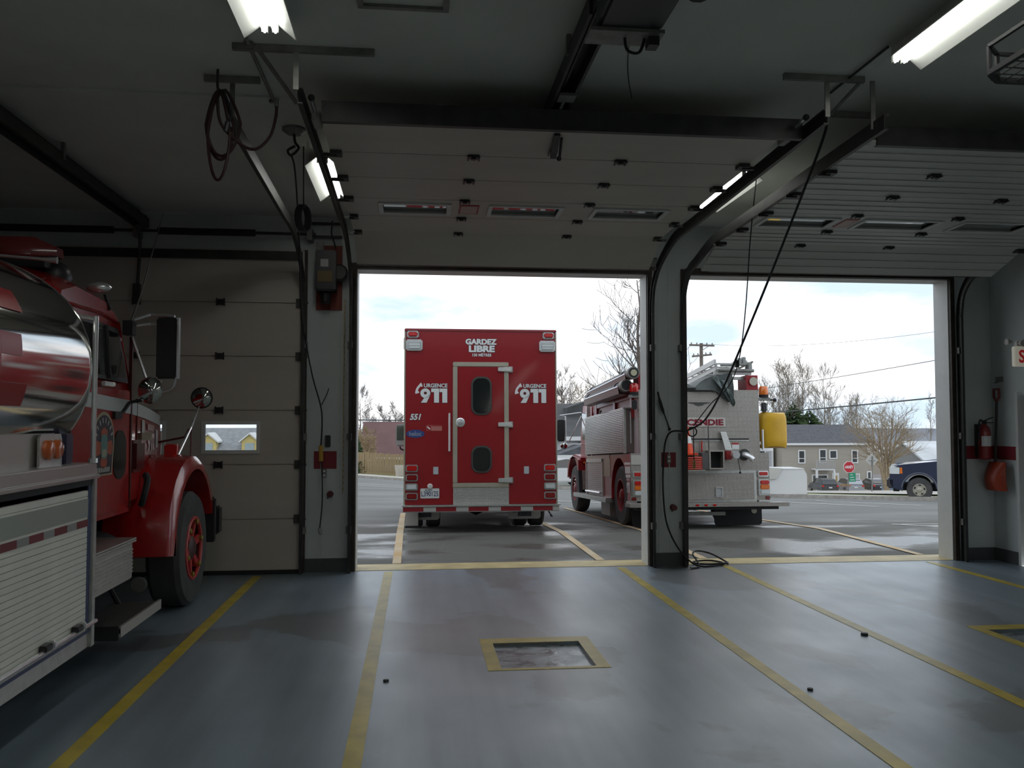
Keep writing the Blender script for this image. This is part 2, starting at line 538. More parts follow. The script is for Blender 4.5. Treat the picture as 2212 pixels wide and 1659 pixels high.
# floor slab with two shallow pits
pits = [(0.615, 1.31, 6.32, 7.04), (4.86, 5.75, 6.32, 7.04)]
b = MB()
xs = [XL, 0.615, 1.31, 4.86, 5.75, XR]
for i in range(5):
    x0, x1 = xs[i], xs[i + 1]
    hole = i in (1, 3)
    if hole:
        b.box(x0, x1, YB, 6.32, -0.2, 0); b.box(x0, x1, 7.04, WY, -0.2, 0)
    else:
        b.box(x0, x1, YB, WY, -0.2, 0)
b.box(XL, XR, WY, 11.07, -0.2, 0.0)
floor = tag(b.build('floor', floor_m, origin=(0, 0, 0)), 'blue-grey painted concrete floor of the garage bays', kind='structure')
ORG['floor'] = Vector((0, 0, 0))
wet_m = mat('wet_pit_plate', (0.20, 0.23, 0.25), 0.30, 0.1, var=0.35, scale=7, rvar=0.08, bump=0.25, bscale=9)
for x0, x1, y0, y1 in pits:
    MB().box(x0, x1, y0, y1, -0.06, -0.025).build('pit_cover', wet_m, floor, label='wet grey cover plate sunk in the floor')
    fr = MB()
    fr.box(x0 - .1, x1 + .1, y1, y1 + .15, 0.0005, 0.003); fr.box(x0 - .1, x1 + .1, y0 - .05, y0, 0.0005, 0.003)
    fr.box(x0 - .1, x0, y0, y1, 0.0005, 0.003); fr.box(x1, x1 + .1, y0, y1, 0.0005, 0.003)
    fr.build('pit_border', yellow_m, floor, label='yellow painted border around the pit')
for x in (-1.82, -0.325, 2.49, 3.805, 6.49):
    MB().box(x - .05, x + .05, -6, 10.52 if x != -1.82 else 10.4, 0.0006, 0.003).build('painted_line', yellow_m, floor)
for x0, x1 in (MD, RD):
    MB().box(x0 - .12, x1 + .12, 10.62, 11.07, 0.0006, 0.004).build('threshold_line', thresh_m, floor, label='cream yellow threshold strip across the door opening')
# scuffs: bolt and grit left lying on the slab
for x, y, s in ((3.72, 6.98, .03), (2.6, 5.6, .02), (-.2, 6.1, .02)):
    MB().lathe([(s, 0), (s, s * .6), (s * .4, s * .7)], (x, y, 0.001), n=8).build('dropped_nut', steel_m)
for i, o in enumerate([o for o in bpy.data.objects if o.name.startswith('dropped_nut')]):
    tag(o, ['small metal nut lying on the floor between the right-hand yellow lines', 'tiny dark pebble on the long yellow line right of the pit', 'tiny dark pebble on the floor beside the yellow line left of the pit'][i], 'nut' if i == 0 else 'pebble')

# shell
b = MB()
b.box(XL, LD[0], WY, WO, 0, HEAD); b.box(LD[1], MD[0], WY, WO, 0, HEAD)
b.box(MD[1], RD[0], WY, WO, 0, HEAD); b.box(RD[1], XR + .3, WY, WO, 0, HEAD)
b.box(XL, XR + .3, WY, WO, HEAD, 4.6)
wall_front = tag(b.build('wall_front', wall_m, origin=(0, WY, 0)), 'pale grey garage wall with three vehicle door openings', kind='structure')
ORG['wall_front'] = Vector((0, WY, 0))
tag(MB().box(XR, XR + .3, YB, 8.95, 0, 4.6).box(XR, XR + .3, 10.16, WY, 0, 4.6).box(XR, XR + .3, 8.95, 10.16, 2.15, 4.6).build('wall_right', wall_m), 'pale grey side wall with a doorway', kind='structure')
tag(MB().box(XL - .3, XL, YB, WY, 0, 4.6).build('wall_left', wall_m), 'grey side wall behind the tanker', kind='structure')
tag(MB().box(XL, XR, YB - .3, YB, 0, 4.6).build('wall_back', wall_m), 'grey back wall of the garage', kind='structure')
ceiling = tag(MB().box(XL, XR, YB, WY, CZ, CZ + .2).build('ceiling', ceil_m, origin=(0, 0, CZ)), 'grey board ceiling of the garage', kind='structure')
ORG['ceiling'] = Vector((0, 0, CZ))
# ceiling joint batten and hatch
MB().box(XL, -0.95, 6.66, 6.74, CZ - .018, CZ).build('batten', ceil_m, ceiling)
h_ = MB().frame(-.36, .18, 4.55, 5.14, .035, 0, .02)
hv = [Vector((p.x, p.z, CZ - p.y)) for p in h_.v]; h_.v = hv
h_.build('hatch_frame', galv_m, ceiling, label='thin frame of a ceiling hatch')
# recessed panel door in the right wall
d1 = tag(MB().box(XR + .12, XR + .17, 9.0, 10.11, 0.01, 2.12).build('door_4', mat('grey_door', (0.22, 0.24, 0.26), 0.5)), 'grey side door set back in the right wall', kind='structure')
MB().box(XR + .0, XR + .12, 10.11, 10.16, 0, 2.15).build('door_jamb', reveal_m, d1)
MB().lathe([(.03, 0), (.03, .02), (.012, .03), (.012, .06), (.03, .07)], (XR + .05, 9.1, 1.0), 'x', 10).build('door_knob', chrome_m, d1)
# base strips
for n, (x0, x1, y0, y1) in {'left': (LD[1], MD[0] - .06, WY - .012, WY), 'middle': (MD[1] + .06, RD[0] - .06, WY - .012, WY), 'corner': (RD[1] + .08, XR - .015, WY - .012, WY), 'right': (XR - .012, XR, 10.16, WY)}.items():
    tag(MB().box(x0, x1, y0, y1, 0, .16).build('baseboard_' + n, base_m), 'dark grey painted base strip', kind='structure')
# red stripe round the corner and the red patches behind the outlets
tag(MB().box(RD[1] + .12, XR - .006, WY - .004, WY, 1.30, 1.47).build('trim_1', redwall_m), 'dark red painted stripe on the wall by the extinguisher', kind='structure')
tag(MB().box(XR - .004, XR, 10.16, WY, 1.30, 1.47).build('trim_2', redwall_m), 'dark red painted stripe on the right side wall', kind='structure')
tag(MB().box(-1.217, -.949, WY - .004, WY, 1.22, 1.43).build('trim_3', redwall_m), 'dark red painted patch on the left pillar', kind='structure')
tag(MB().box(3.03, 3.215, WY - .004, WY, 1.215, 1.40).build('trim_4', redwall_m), 'dark red painted patch behind the pillar outlet', kind='structure')
# light reveals and brown angle irons round each opening
k = 5
for (x0, x1) in (MD, RD):
    b = MB().box(x0 - .0, x0 + .012, WY + .03, WO + .02, 0, HEAD).box(x1 - .012, x1, WY + .03, WO + .02, 0, HEAD).box(x0, x1, WY + .03, WO + .02, HEAD - .012, HEAD)
    tag(b.build('trim_%d' % k, reveal_m), 'light painted reveal lining the open vehicle doorway', kind='structure'); k += 1
    b = MB()
    b.box(x0 - .065, x0 + .004, WY - .025, WY + .03, 0, HEAD + .06); b.box(x1 - .004, x1 + .055, WY - .025, WY + .03, 0, HEAD + .06)
    b.box(x0, x1, WY - .03, WY + .03, HEAD - .004, HEAD + .075)
    tag(b.build('trim_%d' % k, rust_m, bevel=.004), 'dark brown angle iron framing the vehicle doorway', kind='structure'); k += 1
tag(MB().box(LD[1] - .004, LD[1] + .05, WY - .025, WY + .03, 0, HEAD + .2).build('trim_%d' % k, rust_m), 'brown angle iron beside the closed vehicle door', kind='structure')
# pillar ribs (formed sheet)
for x in (-1.28, -1.13, -.93):
    MB().box(x - .008, x + .008, WY - .008, WY, .16, CZ).build('rib', wall_m, wall_front)
for x in (3.0, 3.13):
    MB().box(x - .006, x + .006, WY - .006, WY, .16, CZ).build('rib', wall_m, wall_front)

# ---------------------------------------------------------------- sectional vehicle doors
PH = 0.637
def door_profile(y1, z1, slope, yb, zb):
    """section joints, bottom edge first, as (y, z)"""
    P = [(yb, zb), (y1, z1)]
    c = math.cos(math.atan(slope)); s_ = math.sin(math.atan(slope))
    for i in range(5):
        P.append((P[-1][0] - PH * c, P[-1][1] + PH * s_))
    return P
def sect_door(name, label, x0, x1, P, m, ribs, wins, hx, plaque=None, pane_m=glass_m):
    root = thing(name, label, None, ((x0 + x1) / 2, P[0][0], P[0][1]), kind='structure')
    for i in range(6):
        a = Vector((0, *P[i])); c = Vector((0, *P[i + 1])); d = (c - a); ln = d.length; d.normalize()
        nrm = Vector((0, -d.z, d.y))            # towards the room / down
        if nrm.y > 0 and abs(nrm.y) > abs(nrm.z): nrm = -nrm
        if abs(nrm.z) > abs(nrm.y) and nrm.z > 0: nrm = -nrm
        def at(x, t, h): return Vector((x, 0, 0)) + a + d * t + nrm * h
        b = MB()
        def slab(xa, xb, t0, t1, h0, h1):
            b.add([at(x, t, h) for h in (h0, h1) for t in (t0, t1) for x in (xa, xb)],
                  [(0, 2, 3, 1), (4, 5, 7, 6), (0, 1, 5, 4), (2, 6, 7, 3), (0, 4, 6, 2), (1, 3, 7, 5)])
        t0, t1 = .006, ln - .006
        if i == 2 and wins:
            wy0, wy1 = .17, .47
            slab(x0, x1, t0, wy0, 0, .045); slab(x0, x1, wy1, t1, 0, .045)
            e = x0
            for (wa, wb) in wins:
                slab(e, wa, wy0, wy1, 0, .045); e = wb
            slab(e, x1, wy0, wy1, 0, .045)
        else:
            slab(x0, x1, t0, t1, 0, .045)
        slab(x0, x1, ln - .03, ln + .03 if i < 5 else ln, .005, .025)
        for rr in ribs:
            if i == 2 and wins and .12 < rr < .52: continue
            slab(x0, x1, rr - .012, rr + .012, .045, .052)
        b.build('panel', m, root)
        if i == 2:
            for (wa, wb) in wins:
                b = MB()
                slab(wa - .04, wb + .04, .13, .17, .02, .058); slab(wa - .04, wb + .04, .47, .51, .02, .058)
                slab(wa - .04, wa, .17, .47, .02, .058); slab(wb, wb + .04, .17, .47, .02, .058)
                w = b.build('window_frame', reveal_m, root)
                b = MB(); slab(wa, wb, .17, .47, .018, .026)
                p_ = b.build('pane', pane_m, w)
            if plaque:
                b = MB(); slab(plaque[0], plaque[1], .17, .49, .045, .05)
                pq = b.build('plaque', mat('plaque_red', (0.33, 0.03, 0.02), 0.5), root, label='red-bordered notice plate')
                b = MB(); slab(plaque[0] + .015, plaque[1] - .015, .19, .45, .05, .0515)
                b.build('notice_sheet', mat('plaque_pink', (0.50, 0.36, 0.31), 0.5), pq)
        if i > 0:
            for x in hx:
                b = MB(); slab(x - .045, x + .045, -.035, .035, .045, .062); slab(x - .02, x + .02, -.02, .02, .062, .075)
                slab(x - .05, x - .035, -.045, .045, .062, .072); slab(x + .035, x + .05, -.045, .045, .062, .072)
                b.build('hinge', blackp_m, root)
            for x, sg in ((x0, 1), (x1, -1)):
                b = MB(); slab(min(x, x + sg * .09), max(x, x + sg * .09), -.05, .05, .045, .075)
                slab(min(x - sg * .05, x + sg * .05), max(x - sg * .05, x + sg * .05), -.012, .012, .06, .085)
                b.build('roller_bracket', steel_m, root)
    return root
PM = door_profile(9.37, 3.87, .024, 9.93, 3.60)
PR = door_profile(9.28, 3.81, .025, 9.86, 3.585)
PC = [(10.56, 0.004 + PH * i) for i in range(7)]
dm = sect_door('door_2', 'cream sectional vehicle door raised overhead above the middle bay', MD[0] + .05, MD[1] - .17, PM, door_m, (), [(-.33, .28), (.72, 1.37), (1.75, 2.42)], (.44, 1.63), (.40, .59))
dr = sect_door('door_3', 'ribbed white sectional vehicle door raised overhead in the right bay', RD[0] - .05, RD[1] + .05, PR, doorR_m, (.15, .31, .47), [(3.45, 4.14), (4.47, 5.22), (5.52, 6.22)], (4.27, 5.32), (4.24, 4.38))
dl = sect_door('door_1', 'closed cream sectional vehicle door in front of the tanker', LD[0] - .05, LD[1] + .02, PC, door_m, (), [(-4.6, -3.99), (-3.55, -2.94), (-2.46, -1.87)], (-4.2, -3.25, -2.3), None,
                pane_m=mat('clear_pane', (0.9, 0.92, 0.92), 0.0, trans=1.0))
MB().box(LD[0], LD[1] + .03, 10.50, 10.59, 0.0, .05).build('bottom_seal', black_m, dl)
# bottom astragal + top strut of each raised door
for d_, P, (x0, x1) in ((dm, PM, MD), (dr, PR, RD)):
    y, z = P[-1]
    MB().box(x0 + .05, x1 - .0, y - .02, y + .03, z - .05, z + .10).box(x0 + .05, x1 - .0, y + .03, y + .10, z + .03, z + .10).build('top_strut', steel_m, d_, label='dark steel stiffener along the top section')
    y, z = P[0]
    MB().bar((x0 + .05, y + .01, z - .015), (x1 - .08, y + .01, z - .015), .06, .05).build('bottom_seal', rust_m, d_, label='brown weather seal on the bottom edge')
    for x, sg in ((x0 + .06, 1), (x1 - .09, -1)):
        MB().obox((x + sg * .06, y - .05, z + .04), (.12, .03, .13), Matrix.Rotation(.9, 4, 'X')).build('corner_bracket', galv_m, d_)
MB().box(LD[0], LD[1], 10.47, 10.51, 3.70, 3.80).build('top_strut', steel_m, dl)
sh = thing('torsion_shaft', 'dark steel spring shaft above the closed vehicle door', 'shaft', (-3.2, 10.42, 4.0))
MB().tube([(-5.3, 10.42, 4.0), (-1.2, 10.42, 4.0)], .018, 10).build('shaft', steel_m, sh)
for xa, xb in ((-4.9, -3.5), (-3.0, -1.9)):
    MB().tube([(xa, 10.42, 4.0), (xb, 10.42, 4.0)], .042, 12).build('spring', black_m, sh)
for x in (-5.25, -3.25, -1.27):
    MB().box(x - .03, x + .03, 10.4, 10.598, 3.93, 4.07).build('bearing_plate', galv_m, sh)

# ---------------------------------------------------------------- door tracks
def track(label, x, side, P, yend, hang=(), flip=1):
    """C channel running up the jamb, round the bend and back under the ceiling"""
    y1, z1 = P[1]
    sl = (P[2][1] - P[1][1]) / (P[1][0] - P[2][0])
    root = thing('door_track', label, 'door track', (x, 10.5, 0))
    path = [(x, 10.5, 0.0), (x, 10.5, 3.15)] + spline([(x, 10.5, 3.15), (x, 10.44, 3.42), (x, 10.24, 3.62), (x, 9.95, z1 - .12), (x, y1 + .1, z1 - .0), (x, y1 - .5, z1 + .5 * sl)], 5)[1:]
    path.append((x, yend, z1 + (y1 - yend) * sl))
    web = MB(); rail = MB()
    for i in range(len(path) - 1):
        p, q = Vector(path[i]), Vector(path[i + 1])
        d = (q - p).normalized(); nr = Vector((0, -d.z, d.y))
        web.bar(p - d * .004, q + d * .004, .006, .10, nr)
        rail.bar(p + nr * .05 - d * .004 + Vector((side * .015, 0, 0)), q + nr * .05 + d * .004 + Vector((side * .015, 0, 0)), .034, .008, nr)
        rail.bar(p - nr * .05 - d * .004 + Vector((side * .015, 0, 0)), q - nr * .05 + d * .004 + Vector((side * .015, 0, 0)), .034, .008, nr)
    web.build('channel_web', steel_m, root); rail.build('channel_flange', steel_m, root)
    for z in (.5, 1.6, 2.7):
        MB().box(x - .03, x + .03, 10.5, 10.6, z - .04, z + .04).build('wall_clip', galv_m, root)
    for y in hang:
        zt = z1 + (y1 - y) * sl
        MB().bar((x, y, zt), (x, y, CZ), .035, .012, (0, 1, 0)).build('hanger', galv_m, root)
    return root
track('steel track at the right edge of the closed vehicle door', LD[1] + .03, -1, [(0, 0), (9.4, 3.88), (8.76, 3.896)], 6.4, (6.35,))
track('steel track left of the raised cream vehicle door', MD[0] - .07, 1, PM, 5.85, (5.75,))
track('steel track right of the raised cream vehicle door', MD[1] + .04, -1, PM, 5.85, (5.85,))
track('steel track left of the raised ribbed vehicle door', RD[0] - .08, 1, PR, 5.75, (5.9,))
track('steel track right of the raised ribbed vehicle door against the side wall', RD[1] + .08, -1, PR, 5.75, (6.2,))
# cross bars on the ceiling that carry the track hangers
for nm, x0, x1, y in (('long bar on the ceiling near the left tube light', -1.21, -.29, 5.74), ('short bar on the ceiling behind the coiled red hose', -1.52, -1.13, 6.3),
                      ('bar on the ceiling above the track between the two open doors', 2.58, 3.18, 5.82), ('short bar on the ceiling right of the twin tracks', 3.22, 3.62, 6.5)):
    r = thing('ceiling_bar', 'grey steel ' + nm, 'bracket', ((x0 + x1) / 2, y, CZ), group='steel hanger bars on the ceiling')
    MB().box(x0, x1, y - .004, y + .03, CZ - .045, CZ - .001).build('angle', galv_m, r)
    if x0 == -1.21:
        MB().bar((-1.05, y, CZ - .03), (-.84, 6.1, 3.99), .03, .01).build('brace', galv_m, r)
    if x0 == 2.58:
        MB().bar((3.16, y, CZ - .03), (2.98, 6.15, 3.98), .03, .01).build('brace', galv_m, r)

r = thing('ceiling_bar', 'grey steel bar hanging under the ribbed door at the right edge', 'bracket', (5.3, 6.9, 3.9), group='steel hanger bars on the ceiling')
MB().bar((5.02, 7.05, 3.88), (5.02, 6.2, 3.9), .05, .04).build('angle', galv_m, r)
MB().bar((5.02, 6.4, 3.9), (5.02, 6.4, CZ), .03, .02).build('hanger', galv_m, r)

# spring bumpers at the back of the mid door tracks
for x, nm in ((MD[0] - .0, 'left'), (MD[1] - .05, 'right')):
    r = thing('track_bumper', 'pale spring bumper at the end of the %s cream-door track' % nm, 'bumper', (x, 6.35, 3.97))
    MB().box(x - .03, x + .03, 6.25, 6.45, 3.93, 4.01).build('block', mat('pale_block', (0.40, 0.40, 0.36), 0.5), r, bevel=.006)
    MB().tube([(x, 6.25, 3.98), (x, 6.02, 4.0)], .016, 10).build('spring_rod', chrome_m, r)
    MB().ball((x, 6.0, 4.0), .024).build('rubber_tip', black_m, r)

# ---------------------------------------------------------------- trolley openers
def opener(label, x, ymot, yend, z, motor):
    r = thing('door_opener', label, 'door opener', (x, ymot, z))
    b = MB()
    for dx in (-.075, .055):
        b.box(x + dx, x + dx + .02, ymot, yend, z - .055, z + .055)
    b.box(x - .075, x + .075, ymot, yend, z + .05, z + .06)
    b.build('rail', steel_m, r)
    MB().tube([(x - .02, ymot, z), (x - .02, yend - .1, z)], .012, 6).build('chain', steel_m, r)
    MB().box(x - .05, x + .05, yend - .06, yend, z - .09, z + .09).build('end_plate', galv_m, r)
    for y in ([5.4, 8.0] if motor else [6.0, 8.0]):
        MB().box(x - .09, x - .06, y - .02, y + .02, z, CZ).build('hanger', galv_m, r)
        MB().box(x + .06, x + .09, y - .02, y + .02, z, CZ).build('hanger', galv_m, r)
    if motor:
        m_ = MB().box(x - .05, x + .32, ymot - .75, ymot - .05, z - .17, z + .14).build('motor_case', blackp_m, r, bevel=.02)
        MB().lathe([(.09, 0), (.10, .03), (.10, .30), (.08, .33)], (x + .44, ymot - .62, z - .02), 'y', 14).build('motor', black_m, r)
        MB().box(x - .09, x + .33, ymot - .10, ymot + .08, z - .19, z - .17).build('base_plate', galv_m, r)
        MB().tube(spline([(x + .12, ymot - .02, z - .17), (x + .14, ymot, z - .25), (x + .21, ymot, z - .26), (x + .24, ymot - .02, z - .17)], 5), .009, 6).build('cable_loop', black_m, r)
        MB().box(x + .25, x + .31, ymot - .06, ymot + .02, z - .24, z - .16).build('release_lever', blackp_m, r)
        MB().lathe([(.07, 0), (.07, .03)], (x - .09, ymot - .3, z - .05), 'x', 14).build('sprocket', steel_m, r)
        MB().tube(spline([(1.33, 4.8, 4.20), (1.36, 5.39, 4.24), (1.42, 5.71, 4.24), (1.50, 6.02, 4.24), (1.62, 6.4, 4.24)], 5), .003, 4).build('loose_wire', black_m, r)
        MB().box(x - .05, x + .07, 5.9, 6.03, z - .07, z - .05).build('trolley', galv_m, r)
        MB().bar((x, 6.0, z - .06), (x, 6.5, z - .06), .02, .02).build('trolley_arm', chrome_m, r)
    return r
opener('dark chain-drive door opener under the ceiling above the middle bay', 1.03, 4.72, 10.4, 4.12, True)
ol = opener('dark opener rail over the tanker with an arm down to the closed door', -3.2, 2.0, 10.5, 4.1, False)
MB().tube(spline([(-3.2, 10.3, 4.05), (-3.2, 10.42, 3.9), (-3.22, 10.46, 3.6), (-3.24, 10.48, 3.3)], 5), .018, 8).build('drawbar', steel_m, ol)
MB().box(-3.28, -3.2, 10.44, 10.5, 3.15, 3.38).build('door_bracket', steel_m, ol)
db = dm
MB().bar((1.02, 6.25, 3.90), (1.04, 6.58, 3.83), .045, .04).build('draw_arm', steel_m, db)
MB().bar((1.035, 6.5, 3.845), (1.05, 6.72, 3.88), .06, .02).build('arm_foot', galv_m, db)
MB().tube(spline([(1.06, 6.3, 3.88), (1.08, 6.5, 3.82), (1.09, 6.58, 3.82)], 4), .01, 6).build('release_cord', black_m, db)
MB().ball((1.09, 6.6, 3.82), .02).build('release_knob', blackp_m, db)

# ---------------------------------------------------------------- fluorescent strip lights
def strip_light(label, x, y0, y1, side):
    r = thing('strip_light', label, 'light', (x, (y0 + y1) / 2, CZ), group='twin tube strip lights under the ceiling')
    MB().prism([(x - .05, CZ - .001), (x - .05, CZ - .06), (x + .05, CZ - .06), (x + .05, CZ - .001)], 'y', y0, y1).build('housing', fix_m, r)
    z = CZ - .055
    for sg in (-1, 1):
        MB().add([(x + sg * .05, y, z) for y in (y0, y1)] + [(x + sg * .155, y, z - .085) for y in (y0, y1)] + [(x + sg * .16, y, z - .080) for y in (y0, y1)] + [(x + sg * .05, y, z + .006) for y in (y0, y1)],
                 [(0, 1, 3, 2), (2, 3, 5, 4), (4, 5, 7, 6), (6, 7, 1, 0), (0, 2, 4, 6), (1, 3, 5, 7)]).build('reflector_wing', fix_m, r)
    for dx in (-.032, .032):
        t = MB().tube([(x + dx, y0 + .01, z - .035), (x + dx, y1 - .01, z - .035)], .0165, 12).build('tube', tube_m, r, smooth=True)
        for y in (y0 + .012, y1 - .012):
            MB().box(x + dx - .018, x + dx + .018, y - .012, y + .012, z - .05, z + .005).build('lampholder', fix_m, t)
    return r
strip_light('twin tube strip light left of the middle bay at the top edge of the picture', -.90, 3.95, 5.35, 0)
strip_light('short twin tube strip light half hidden behind the left door track', -.87, 8.0, 9.3, 0)
strip_light('long bright twin tube strip light at the upper right', 3.16, 3.95, 5.35, 0)
strip_light('twin tube strip light between the two open vehicle doors', 3.16, 8.0, 9.3, 0)
added_back_light = None  # unseen strip lights added behind the viewer to raise the room's brightness
for x_ in (-.9, 3.16, 6.2):
    for k_ in range(8):
        y_ = 2.5 - 1.45 * k_
        if added_back_light is None:
            added_back_light = strip_light('unseen twin tube strip light added behind the viewer to brighten the room', x_, y_, y_ + 1.4, 0)
        else:
            dup(added_back_light, (x_, y_ + .7, CZ))

# conduit along the ceiling
cd = thing('conduit', 'thin grey conduit running along the ceiling by the left strip lights', 'pipe', (-1.08, 5.5, CZ))
MB().tube([(-1.1, 2, CZ - .02), (-1.1, 6.72, CZ - .02)], .012, 8).build('pipe', galv_m, cd)
for y in (4.0, 5.72, 6.7):
    MB().box(-1.13, -1.07, y - .015, y + .015, CZ - .04, CZ).build('clip', galv_m, cd)
cd = thing('conduit', 'thin dark conduit beyond the end of the right strip light', 'pipe', (3.1, 5.7, CZ))
MB().tube([(3.06, 5.3, CZ - .02), (3.06, 6.1, CZ - .02)], .009, 8).build('pipe', steel_m, cd)

# ---------------------------------------------------------------- red air hose looped on a ceiling hook
hs = thing('air_hose', 'dark red air hose hung in loops from a ceiling hook by the left track', 'hose', (-1.4, 6.2, 4.15))
hose_m = mat('hose_red', (0.035, 0.010, 0.009), 0.5)
MB().tube(spline([(-1.40, 6.2, 4.25), (-1.40, 6.2, 4.12), (-1.37, 6.2, 4.08), (-1.34, 6.2, 4.11)], 4), .01, 6).build('hook', steel_m, hs)
def loop(cx, top, bot, w, y, n=28, tilt=0):
    return [(cx + w * math.sin(2 * PI * k / n) * (1 - .55 * max(0, math.cos(2 * PI * k / n))) + tilt * (1 - math.cos(2 * PI * k / n)), y + .02 * math.sin(4 * PI * k / n), (top + bot) / 2 + (top - bot) / 2 * math.cos(2 * PI * k / n)) for k in range(n)]
MB().tube(loop(-1.385, 4.10, 3.46, .075, 6.19, tilt=0.0), .011, 8, closed=True).build('hose_loop', hose_m, hs, smooth=True)
MB().tube(loop(-1.355, 4.11, 3.64, .115, 6.22, tilt=-.005), .011, 8, closed=True).build('hose_loop', hose_m, hs, smooth=True)
MB().tube(loop(-1.40, 4.11, 3.62, .095, 6.24, tilt=0.01), .011, 8, closed=True).build('hose_loop', hose_m, hs, smooth=True)
MB().tube(spline([(-1.40, 6.2, 4.1), (-1.38, 6.2, 3.88), (-1.26, 6.2, 3.74), (-1.14, 6.2, 3.69), (-1.04, 6.2, 3.78), (-1.0, 6.2, 3.92), (-.995, 6.2, 4.02)], 6), .011, 8).build('hose_tail', hose_m, hs, smooth=True)
MB().tube([(-.996, 6.2, 4.0), (-.994, 6.2, 4.06)], .016, 8).build('hose_fitting', galv_m, hs)
MB().tube(spline([(-1.36, 6.18, 4.1), (-1.32, 6.18, 4.0), (-1.30, 6.18, 3.92), (-1.325, 6.18, 3.85)], 4), .009, 6).build('air_nozzle_hose', black_m, hs)
MB().tube([(-1.325, 6.18, 3.87), (-1.335, 6.18, 3.80)], .018, 8).build('air_nozzle', blackp_m, hs)

# ---------------------------------------------------------------- cord reel drop on the left pillar
cr = thing('cord_drop', 'black power cord hanging from a ceiling ring down the left pillar with a yellow socket', 'power cord', (-1.1, 10.4, .45))
MB().lathe([(.10, 0), (.10, -.02), (.06, -.05)], (-1.04, 7.4, CZ), n=14).build('ceiling_rose', galv_m, cr)
MB().tube(spline([(-1.04, 7.4, 4.2), (-1.03, 7.4, 4.13), (-1.0, 7.4, 4.08), (-1.06, 7.4, 4.02), (-1.09, 7.4, 4.06), (-1.03, 7.4, 4.10)], 5), .012, 6).build('hook', steel_m, cr)
MB().tube(spline([(-1.07, 7.4, 4.03), (-1.055, 7.6, 3.93), (-1.2, 9.0, 3.6), (-1.33, 10.2, 3.0), (-1.31, 10.42, 2.75), (-1.22, 10.44, 2.3), (-1.115, 10.45, 1.9), (-1.118, 10.45, 1.5)], 6), .008, 6).build('cord', black_m, cr)
MB().tube([(-1.118, 10.45, 1.5), (-1.116, 10.45, 1.32)], .026, 8).build('socket', mat('socket_yellow', (0.55, 0.33, 0.04), 0.5), cr)
MB().tube(spline([(-1.116, 10.45, 1.32), (-1.10, 10.45, 1.1), (-1.10, 10.45, .8), (-1.125, 10.45, .52)], 5), .007, 6).build('lower_cord', black_m, cr)
MB().tube([(-1.125, 10.45, .54), (-1.12, 10.45, .49), (-1.105, 10.45, .46)], [.02, .024, .016], 8).build('plug', mat('plug_grey', (0.35, 0.35, 0.33), 0.4), cr)
MB().tube(spline([(-1.118, 10.47, 1.98), (-1.07, 10.55, 2.10), (-1.05, 10.6, 2.18)], 4), .006, 6).build('tie_wire', steel_m, cr)
rl = thing('cord_reel', 'black ring of cord hanging at the top of the left pillar', 'cord reel', (-.98, 7.4, 3.38))
MB().tube([(-.96, 7.4, 4.1), (-.955, 7.4, 3.60)], .006, 6).build('suspension_cord', black_m, rl)
for q in range(4):
    MB().tube([(-.955 + .035 * math.cos(a) + .012 * q - .02, 7.4 + .06 * math.cos(a), 3.49 + .105 * math.sin(a)) for a in [2 * PI * k / 20 for k in range(20)]], .013, 6, closed=True).build('cord_turn', black_m, rl, smooth=True)
# outlets, switch box, small valve on the left pillar
def outlet(label, x, z, w=.05, h=.11, m=galv_m, y=WY):
    r = thing('wall_outlet', label, 'outlet', (x, y, z - h / 2))
    MB().box(x - w / 2, x + w / 2, y - .03, y, z - h / 2, z + h / 2).build('box', m, r, bevel=.004)
    for dz in (-.025, .025):
        MB().box(x - .012, x + .012, y - .034, y - .03, z + dz - .012, z + dz + .012).build('socket_face', white_m, r)
    return r
outlet('small grey outlet box under the red patch on the left pillar', -1.09, 1.17)
outlet('grey twin outlet in the red patch on the middle pillar', 3.12, 1.32)
sw = thing('push_button', 'dark push-button station above the red patch on the left pillar', 'switch', (-1.05, WY, 1.48))
MB().box(-1.085, -1.02, WY - .05, WY, 1.48, 1.62).build('case', blackp_m, sw, bevel=.006)
for z in (1.52, 1.55, 1.58):
    MB().lathe([(.012, 0), (.010, -.012)], (-1.052, WY - .05, z), 'y', 8).build('button', steel_m, sw)
for lab, x, z in (('small dark red hook low on the left pillar', -1.02, .92), ('small dark red hook low on the middle pillar', 3.17, .72)):
    r = thing('wall_hook', lab, 'hook', (x, WY, z - .05))
    MB().lathe([(.04, 0), (.04, -.012), (.02, -.03), (.02, -.06), (.035, -.07), (.035, -.085)], (x, WY, z), 'y', 10).build('knob', mat('hook_red', (0.10, 0.02, 0.02), 0.5), r)
    MB().bar((x, WY - .06, z), (x - .03, WY - .06, z - .05), .015, .015).build('lever', steel_m, r)
r = thing('pull_chain', 'thin brass-coloured chain hanging down the left pillar by the open doorway', 'chain', (-.87, 10.52, .9))
b = MB()
for q in range(66):
    b.obox((-.87 + .004 * (q % 2), 10.52, .95 + q * .035), (.012 if q % 2 else .006, .006 if q % 2 else .012, .03))
b.build('links', mat('brass', (0.35, 0.24, 0.08), 0.4, 0.8), r, kind='stuff')
r = thing('door_cable', 'straight steel lift cable beside the left jamb of the ambulance bay', 'cable', (-.80, 10.53, 0))
MB().tube([(-.80, 10.53, .02), (-.80, 10.53, 3.5)], .005, 6).build('wire', mat('cable_copper', (0.35, 0.27, 0.17), 0.35, 0.8), r)

